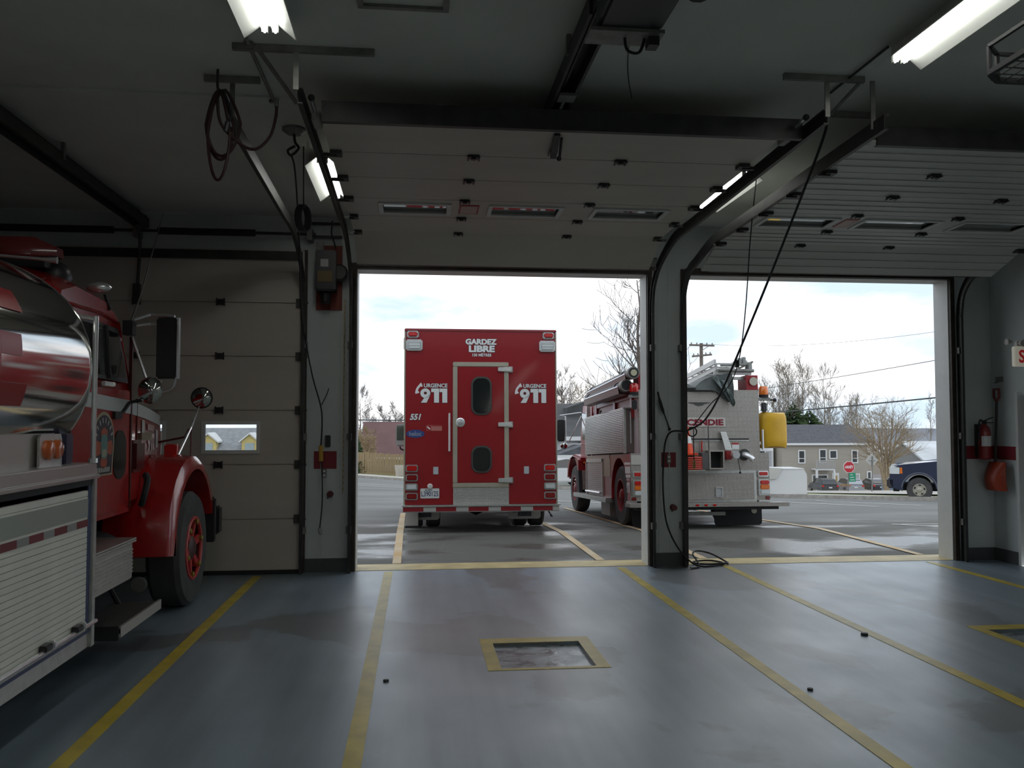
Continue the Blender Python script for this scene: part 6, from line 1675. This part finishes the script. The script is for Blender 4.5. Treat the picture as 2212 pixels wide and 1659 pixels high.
def cpos(px, y):
    t = (px - 1106) / 1880.0
    # lateral position on the ray through that column at depth y
    c_, s_ = math.cos(.109), math.sin(.109)
    x = y * (t * c_ + s_) / (c_ - t * s_)
    return (x, y, zg(x, y) + .05)
make_car('parked_car', 'dark grey hatchback parked left of the silver wagon', cpos(1775, 86), -.12, grey_car, 'hatch', 'cars parked before the grey house')
make_car('parked_car', 'silver wagon parked between two dark cars', cpos(1830, 86), -.15, silver_car, 'wagon', 'cars parked before the grey house')
make_car('parked_car', 'black car parked behind the stop sign post', cpos(1882, 88), -.1, black_car, 'sedan', 'cars parked before the grey house')
make_car('parked_car', 'white car parked by the white house between the two trucks', cpos(1203, 42), 1.9, mat('car_white', (0.6, 0.61, 0.62), 0.3, coat=.4), 'sedan')

# pickup truck passing at the right, heading along the street
PUX, PUY = 17.6 + .52 * .86 + .85 * 1.75, 29.0 + .85 * .86 - .52 * 1.75
pu = thing('pickup_truck', 'dark blue pickup with raised bonnet line entering at the right doorway', 'pickup', (PUX, PUY, zg(PUX, PUY) - .02), (0, 0, 1.02))
blue_m = mat('pickup_blue', (0.014, 0.021, 0.052), 0.22, coat=.8)
def U(n, b, m, p=None, **k): return b.build(n, m, p or pu, world=False, **k)
# local y is forward; forward points to world -x
ar = [(1.75 + .56 * math.cos(a), .42 + .58 * math.sin(a)) for a in [math.radians(d) for d in range(-5, 186, 12)]]
ar2 = [(-1.75 + .56 * math.cos(a), .42 + .58 * math.sin(a)) for a in [math.radians(d) for d in range(-5, 186, 12)]]
side = [(2.62, .45), (2.72, .62), (2.70, 1.05), (2.60, 1.20), (2.2, 1.30), (1.05, 1.42), (-2.8, 1.38), (-2.85, .5)] + list(reversed(ar2)) + [(-1.15, .42), (1.15, .42)] + list(reversed(ar))
U('body', MB().prism(side, 'x', -.98, .98), blue_m, bevel=.03)
U('greenhouse', MB().prism([(1.05, 1.40), (.35, 1.95), (-1.1, 1.98), (-1.5, 1.90), (-1.6, 1.38)], 'x', -.84, .84), blue_m, bevel=.04)
for sgn in (-1, 1):
    U('side_glass', MB().prism([(.85, 1.45), (.30, 1.88), (-1.35, 1.88), (-1.45, 1.45)], 'x', min(sgn * .83, sgn * .855), max(sgn * .83, sgn * .855)), glass_dark_m)
    x0, x1 = (.72, .995) if sgn > 0 else (-.995, -.72)
    hl = U('headlight', MB().box(x0, x1, 2.35, 2.71, .93, 1.22), clear_m, bevel=.03)
    U('turn_lens', MB().box(x0, x1, 2.28, 2.38, .96, 1.20), amber_m, hl, bevel=.015)
    U('flare', MB().tube([(sgn * .985, y, z) for y, z in ar], .035, 6), blue_m)
    U('side_moulding', MB().box(min(sgn * .975, sgn * .995), max(sgn * .975, sgn * .995), -.8, .95, 1.16, 1.24), chrome_m, bevel=.008)
    for y in (1.75, -1.75):
        ty, rm = wheel(pu, (sgn * .86, y, .42), .42, .28, sgn, mat('wheel_tan', (0.42, 0.40, 0.33), 0.4, .4), rr=.5, dish=.03)
        for q in range(5):
            a = 2 * PI * q / 5 + .4
            U('wheel_slot', MB().lathe([(.04, 0), (.04, sgn * .01)], (sgn * 1.0 - sgn * .03, y + .17 * math.cos(a), .42 + .17 * math.sin(a)), 'x', 10), black_m, rm)
U('bumper', MB().box(-.98, .98, 2.55, 2.80, .45, .80), mat('bumper_dark', (0.05, 0.05, 0.055), 0.45, .4), bevel=.05)
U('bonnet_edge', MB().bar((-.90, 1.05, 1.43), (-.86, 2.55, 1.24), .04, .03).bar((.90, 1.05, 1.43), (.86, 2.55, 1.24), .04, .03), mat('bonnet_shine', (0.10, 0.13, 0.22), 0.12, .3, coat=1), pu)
U('chassis', MB().box(-.5, .5, -2.6, 2.4, .35, .6), black_m)
U('valance', MB().box(-.8, .8, 2.4, 2.6, .33, .47), black_m)

# ----------------------------------------------------------------- utility pole and wires
wood_pole = mat('pole_wood', (0.16, 0.13, 0.11), 0.85, var=.2)
wire_m = mat('wire', (0.05, 0.055, 0.06), 0.6)
up = cpos(1516, 56); uz = zg(up[0], up[1])
def uzp(py): return EYE - (py - 913) * (up[1] * .994 + up[0] * .109) / 1880
po = thing('utility_pole', 'wooden utility pole with two crossarms behind the engine', 'pole', (up[0], up[1], uz))
MB().tube([(up[0], up[1], uz), (up[0], up[1], uzp(741))], [.16, .11], 10).build('pole_shaft', wood_pole, po)
for py, w, tilt in ((746, 1.7, -.02), (768, 1.35, .10)):
    a = MB().bar((up[0] - w / 2, up[1] - .12, uzp(py) - tilt * w / 2), (up[0] + w / 2, up[1] - .12, uzp(py) + tilt * w / 2), .1, .12).build('crossarm', wood_pole, po)
    for q in (-.42, -.2, .2, .42):
        MB().lathe([(.03, 0), (.05, .05), (.04, .12), (.02, .14)], (up[0] + q * w, up[1] - .12, uzp(py) + .05 + tilt * q * w), 'z', 8).build('insulator', mat('insulator', (0.25, 0.25, 0.24), .4), a)
MB().bar((up[0], up[1] - .1, uzp(757)), (up[0] + .45, up[1] - .12, uzp(748)), .04, .04).build('arm_brace', galv_m, po)
def P3(px, py, y):
    """point at depth y on the line of sight used only to read off heights of the distant wires"""
    x, _, _ = cpos(px, y)
    return (x, y, EYE - (py - 913) * (y * .994 + x * .109) / 1880)
def wire(label, a, b_, r, sag=.3):
    r_ = thing('overhead_wire', label, 'wire', a)
    a, b_ = Vector(a), Vector(b_)
    pts = [a.lerp(b_, q / 14) - Vector((0, 0, 4 * sag * (q / 14) * (1 - q / 14))) for q in range(15)]
    MB().tube(pts, r, 5).build('strand', wire_m, r_)
def plain_pole(label, c, top):
    o = thing('utility_pole', label, 'pole', (c[0], c[1], zg(c[0], c[1])))
    MB().tube([(c[0], c[1], zg(c[0], c[1])), (c[0], c[1], top)], [.15, .11], 8).build('pole_shaft', wood_pole, o)
pa = P3(1440, 800, 62); plain_pole('wooden pole hidden behind the middle pillar', pa, pa[2])
pb = P3(2190, 740, 33); plain_pole('wooden pole beyond the right-hand wall', pb, pb[2] + .4)
pc_ = P3(705, 880, 60); plain_pole('wooden pole hidden behind the left pillar', pc_, pc_[2])
pd_ = P3(935, 880, 60); plain_pole('wooden pole hidden behind the rescue truck', pd_, pd_[2])
wire('thick black cable sagging across the view above the grey house', P3(1440, 908, 62), P3(2190, 842, 33), .035, .1)
wire('thin wire rising to the right above the bare poplars', P3(1440, 868, 62), P3(2190, 748, 33), .016, .15)
wire('horizontal dark wire left of the rescue truck', P3(705, 906, 60), P3(935, 908, 60), .04, .02)
wire('faint high wire in the upper right of the sky', P3(1516, 742, 55.9), P3(2190, 690, 33), .008, .5)
# ----------------------------------------------------------------- bare trees
def branch(b, p, d, Lg, r, lvl, rg, up, kids, minr):
    n = 4 if lvl > 1 else 3
    pts = [p.copy()]; rs = [r]; dirs = [d.copy()]
    for i in range(n):
        d = (d + Vector((rg.uniform(-.18, .18), rg.uniform(-.18, .18), rg.uniform(-.10, .12) + up)) ).normalized()
        p = p + d * Lg / n
        pts.append(p.copy()); rs.append(max(minr, r * (1 - .75 * (i + 1) / n))); dirs.append(d.copy())
    b.tube(pts, rs, 5 if lvl > 2 else 3, cap=False)
    if lvl <= 0: return
    for k_ in range(kids[lvl]):
        t = rg.uniform(.25, 1.0); i = min(n - 1, int(t * n)); q = pts[i].lerp(pts[i + 1], t * n - i)
        ax = Vector((rg.uniform(-1, 1), rg.uniform(-1, 1), rg.uniform(-.2, .5))); ax = (ax - dirs[i] * ax.dot(dirs[i])).normalized()
        nd = (dirs[i] * rg.uniform(.55, 1.0) + ax * rg.uniform(.5, .95)).normalized()
        branch(b, q, nd, Lg * rg.uniform(.42, .66), max(minr, rs[i] * .55), lvl - 1, rg, up, kids, minr)
def tree(name, label, x, y, h, r, seed, trunk_frac, up, kids, m, minr=.008, lean=(0, 0), stems=1, limbs=10, limb_len=.4, limb_dir=.7, spread_low=.25, group=None, z=None):
    rg = random.Random(seed); z = zg(x, y) if z is None else z
    o = thing(name, label, 'tree', (x, y, z), group=group)
    tb_ = MB(); bb_ = MB()
    for s in range(stems):
        base = Vector((x, y, z - .1)); pts = []; rs = []
        sl = Vector((rg.uniform(-1, 1), rg.uniform(-.6, .6), 0)) * (.32 if stems > 1 else .02)
        hh = h * rg.uniform(.8, 1.0)
        for q in range(9):
            t = q / 8
            pts.append(base + Vector((lean[0] * t + sl.x * hh * t + rg.uniform(-.01, .01) * h * t, lean[1] * t + sl.y * hh * t, hh * t)))
            rs.append(max(minr, r * (1 - .9 * t) * (1 if stems == 1 else .7)))
        tb_.tube(pts, rs, 7, cap=False)
        for k_ in range(limbs):
            t = spread_low + (1 - spread_low) * (k_ + rg.uniform(.0, .9)) / limbs
            t = min(t, .99); i = min(7, int(t * 8)); p = pts[i].lerp(pts[i + 1], t * 8 - i)
            a = rg.uniform(0, 2 * PI)
            d = Vector((math.cos(a) * limb_dir, math.sin(a) * limb_dir, rg.uniform(.35, .9))).normalized()
            branch(bb_, p, d, h * limb_len * (1.1 - .75 * t) * rg.uniform(.7, 1.1), max(minr, r * .45 * (1 - .8 * t)), 2, rg, up, kids, minr)
    tb_.build('trunk', m, o, smooth=True); bb_.build('branches', m, o)
    return o
bark = mat('bark', (0.13, 0.105, 0.09), 0.9, var=.25)
bark2 = mat('bark_pale', (0.27, 0.235, 0.19), 0.9, var=.2)
bark3 = mat('bark_olive', (0.24, 0.185, 0.10), 0.9, var=.25)
# tall tree rising behind the pillar: upswept side branches
tx = cpos(1388, 40)
tree('bare_tree', 'tall bare tree with upswept side branches just left of the middle pillar', tx[0], tx[1], 11.5, .20, 3, 1, .16, [0, 3, 5], bark, .010, lean=(-.12, 0), limbs=30, limb_len=.30, limb_dir=.95, spread_low=.22)
for i, (px, y, h, sd) in enumerate(((1222, 58, 6.6, 21), (1275, 62, 8.2, 22), (1318, 60, 7.2, 23), (1352, 64, 8.0, 24), (1215, 72, 9.2, 25))):
    c_ = cpos(px, y)
    tree('bare_tree', ['slender bare tree against the right side of the rescue truck', 'bushy bare tree behind the suction hoses', 'low bushy bare tree behind the suction hoses', 'bushy bare tree close to the tall tree', 'thin far bare tree beside the rescue truck'][i], c_[0], c_[1], h, .13, sd, 1, .10, [0, 5, 7], bark3 if i in (1, 2) else bark, .010, limbs=18, limb_len=.42, spread_low=.2, group='bare trees behind the fire engine')
for i, (px, y, h, sd) in enumerate(((1660, 104, 11.5, 31), (1685, 104, 13.8, 32), (1702, 108, 13.0, 33), (1735, 106, 13.5, 34), (1780, 106, 12.5, 35), (1795, 110, 9.5, 36), (1830, 110, 9.5, 37), (1850, 112, 10.5, 38))):
    c_ = cpos(px, y)
    tree('poplar', ['first bare poplar from the engine beacon', 'second bare poplar from the engine, tall and forked', 'third bare poplar from the engine', 'fourth bare poplar, behind the evergreen', 'fifth bare poplar, right of the evergreen', 'short bare poplar behind the middle of the grey house roof', 'short bare poplar behind the right of the grey house roof', 'bare poplar at the right end of the grey house roof'][i], c_[0], c_[1], h * 1.22, .17, sd, 1, .22, [0, 5, 6], bark2, .015, limbs=18, limb_len=.34, limb_dir=.5, spread_low=.38, group='bare poplars behind the grey house', z=zg(c_[0], c_[1]))
c_ = cpos(1912, 64)
tree('spreading_tree', 'wide spreading bare tree in front of the grey house and garage', c_[0], c_[1], 7.2, .20, 41, 1, .07, [0, 6, 6], mat('bark_warm', (0.30, 0.235, 0.155), 0.9, var=.2), .007, stems=6, limbs=9, limb_len=.48, limb_dir=.9, spread_low=.3)
c_ = cpos(2010, 112)
tree('poplar', 'single slim bare tree near the right jamb of the open doorway', c_[0], c_[1], 13.0, .13, 44, 1, .25, [0, 3, 4], bark2, .014, limbs=14, limb_len=.22, limb_dir=.4, spread_low=.5, group='bare poplars behind the grey house')
for i, (px, y, h, sd) in enumerate(((779, 84, 8.2, 51), (797, 90, 6.0, 52), (830, 88, 6.8, 53), (852, 92, 7.0, 54), (868, 88, 6.2, 55))):
    c_ = cpos(px, y)
    tree('bare_tree', ['tall bare tree by the left jamb of the middle doorway', 'small bare tree left of the maroon barn', 'bare tree rising behind the maroon roof', 'bare tree behind the right of the maroon roof', 'bare tree half hidden by the rescue truck'][i], c_[0], c_[1], h, .12, sd, 1, .16, [0, 4, 6], bark, .012, limbs=16, limb_len=.34, limb_dir=.6, spread_low=.25, group='bare trees behind the maroon barn')
# scrubby brown bush by the fence and the evergreens
c_ = cpos(790, 62)
tree('brown_shrub', 'tangled brown shrub against the fence by the left jamb', c_[0], c_[1], 3.2, .05, 61, 1, .10, [0, 5, 5], mat('bark_tan', (0.36, 0.27, 0.16), 0.9, var=.2), .012, stems=4, limbs=8, limb_len=.5, spread_low=.1)
def conifer(label, x, y, h, w, seed, z=None, rnd_=False):
    rg = random.Random(seed); z = zg(x, y) if z is None else z
    o = thing('evergreen', label, 'tree', (x, y, z))
    MB().tube([(x, y, z), (x, y, z + h)], [.1, .02], 6).build('trunk', bark, o)
    b = MB()
    for q in range(700):
        t = rg.random() ** .8; a = rg.uniform(0, 2 * PI); zz = z + h * (.06 + .94 * t); rr = w * ((1 - t) ** .8 if not rnd_ else (.25 + .75 * max(0, 1 - abs(t - .62) ** 1.6 * 5.0)) * (1.02 - t ** 6)) * rg.uniform(.55, 1.05)
        p0 = Vector((x + rr * .15 * math.cos(a), y + rr * .15 * math.sin(a), zz)); p1 = Vector((x + rr * math.cos(a), y + rr * math.sin(a), zz - rr * rg.uniform(.0, .35)))
        s = Vector((-math.sin(a), math.cos(a), 0)) * rr * .22; u_ = Vector((0, 0, rr * .16))
        m_ = p0.lerp(p1, .55)
        b.add([p0, m_ + s, p1, m_ - s, m_ + u_, m_ - u_], [(0, 1, 2, 3), (0, 4, 2, 5)])
    b.build('needles', mat('needles', (0.05, 0.095, 0.035), 0.85, col2=(0.10, 0.15, 0.06), scale=2), o, kind='stuff')
    return o
c_ = cpos(772, 58); conifer('dark green evergreen shrub at the left jamb in front of the fence', c_[0], c_[1], 2.6, 1.0, 71)
c_ = cpos(1728, 103); conifer('bushy evergreen rising behind the grey house roof', c_[0] - .9, c_[1], 9.3, 2.6, 72, z=zg(c_[0], c_[1]) + 2, rnd_=True); conifer('smaller evergreen right of the bushy one behind the grey house', c_[0] + 1.6, c_[1] + 1, 8.6, 2.3, 73, z=zg(c_[0], c_[1]) + 2, rnd_=True)
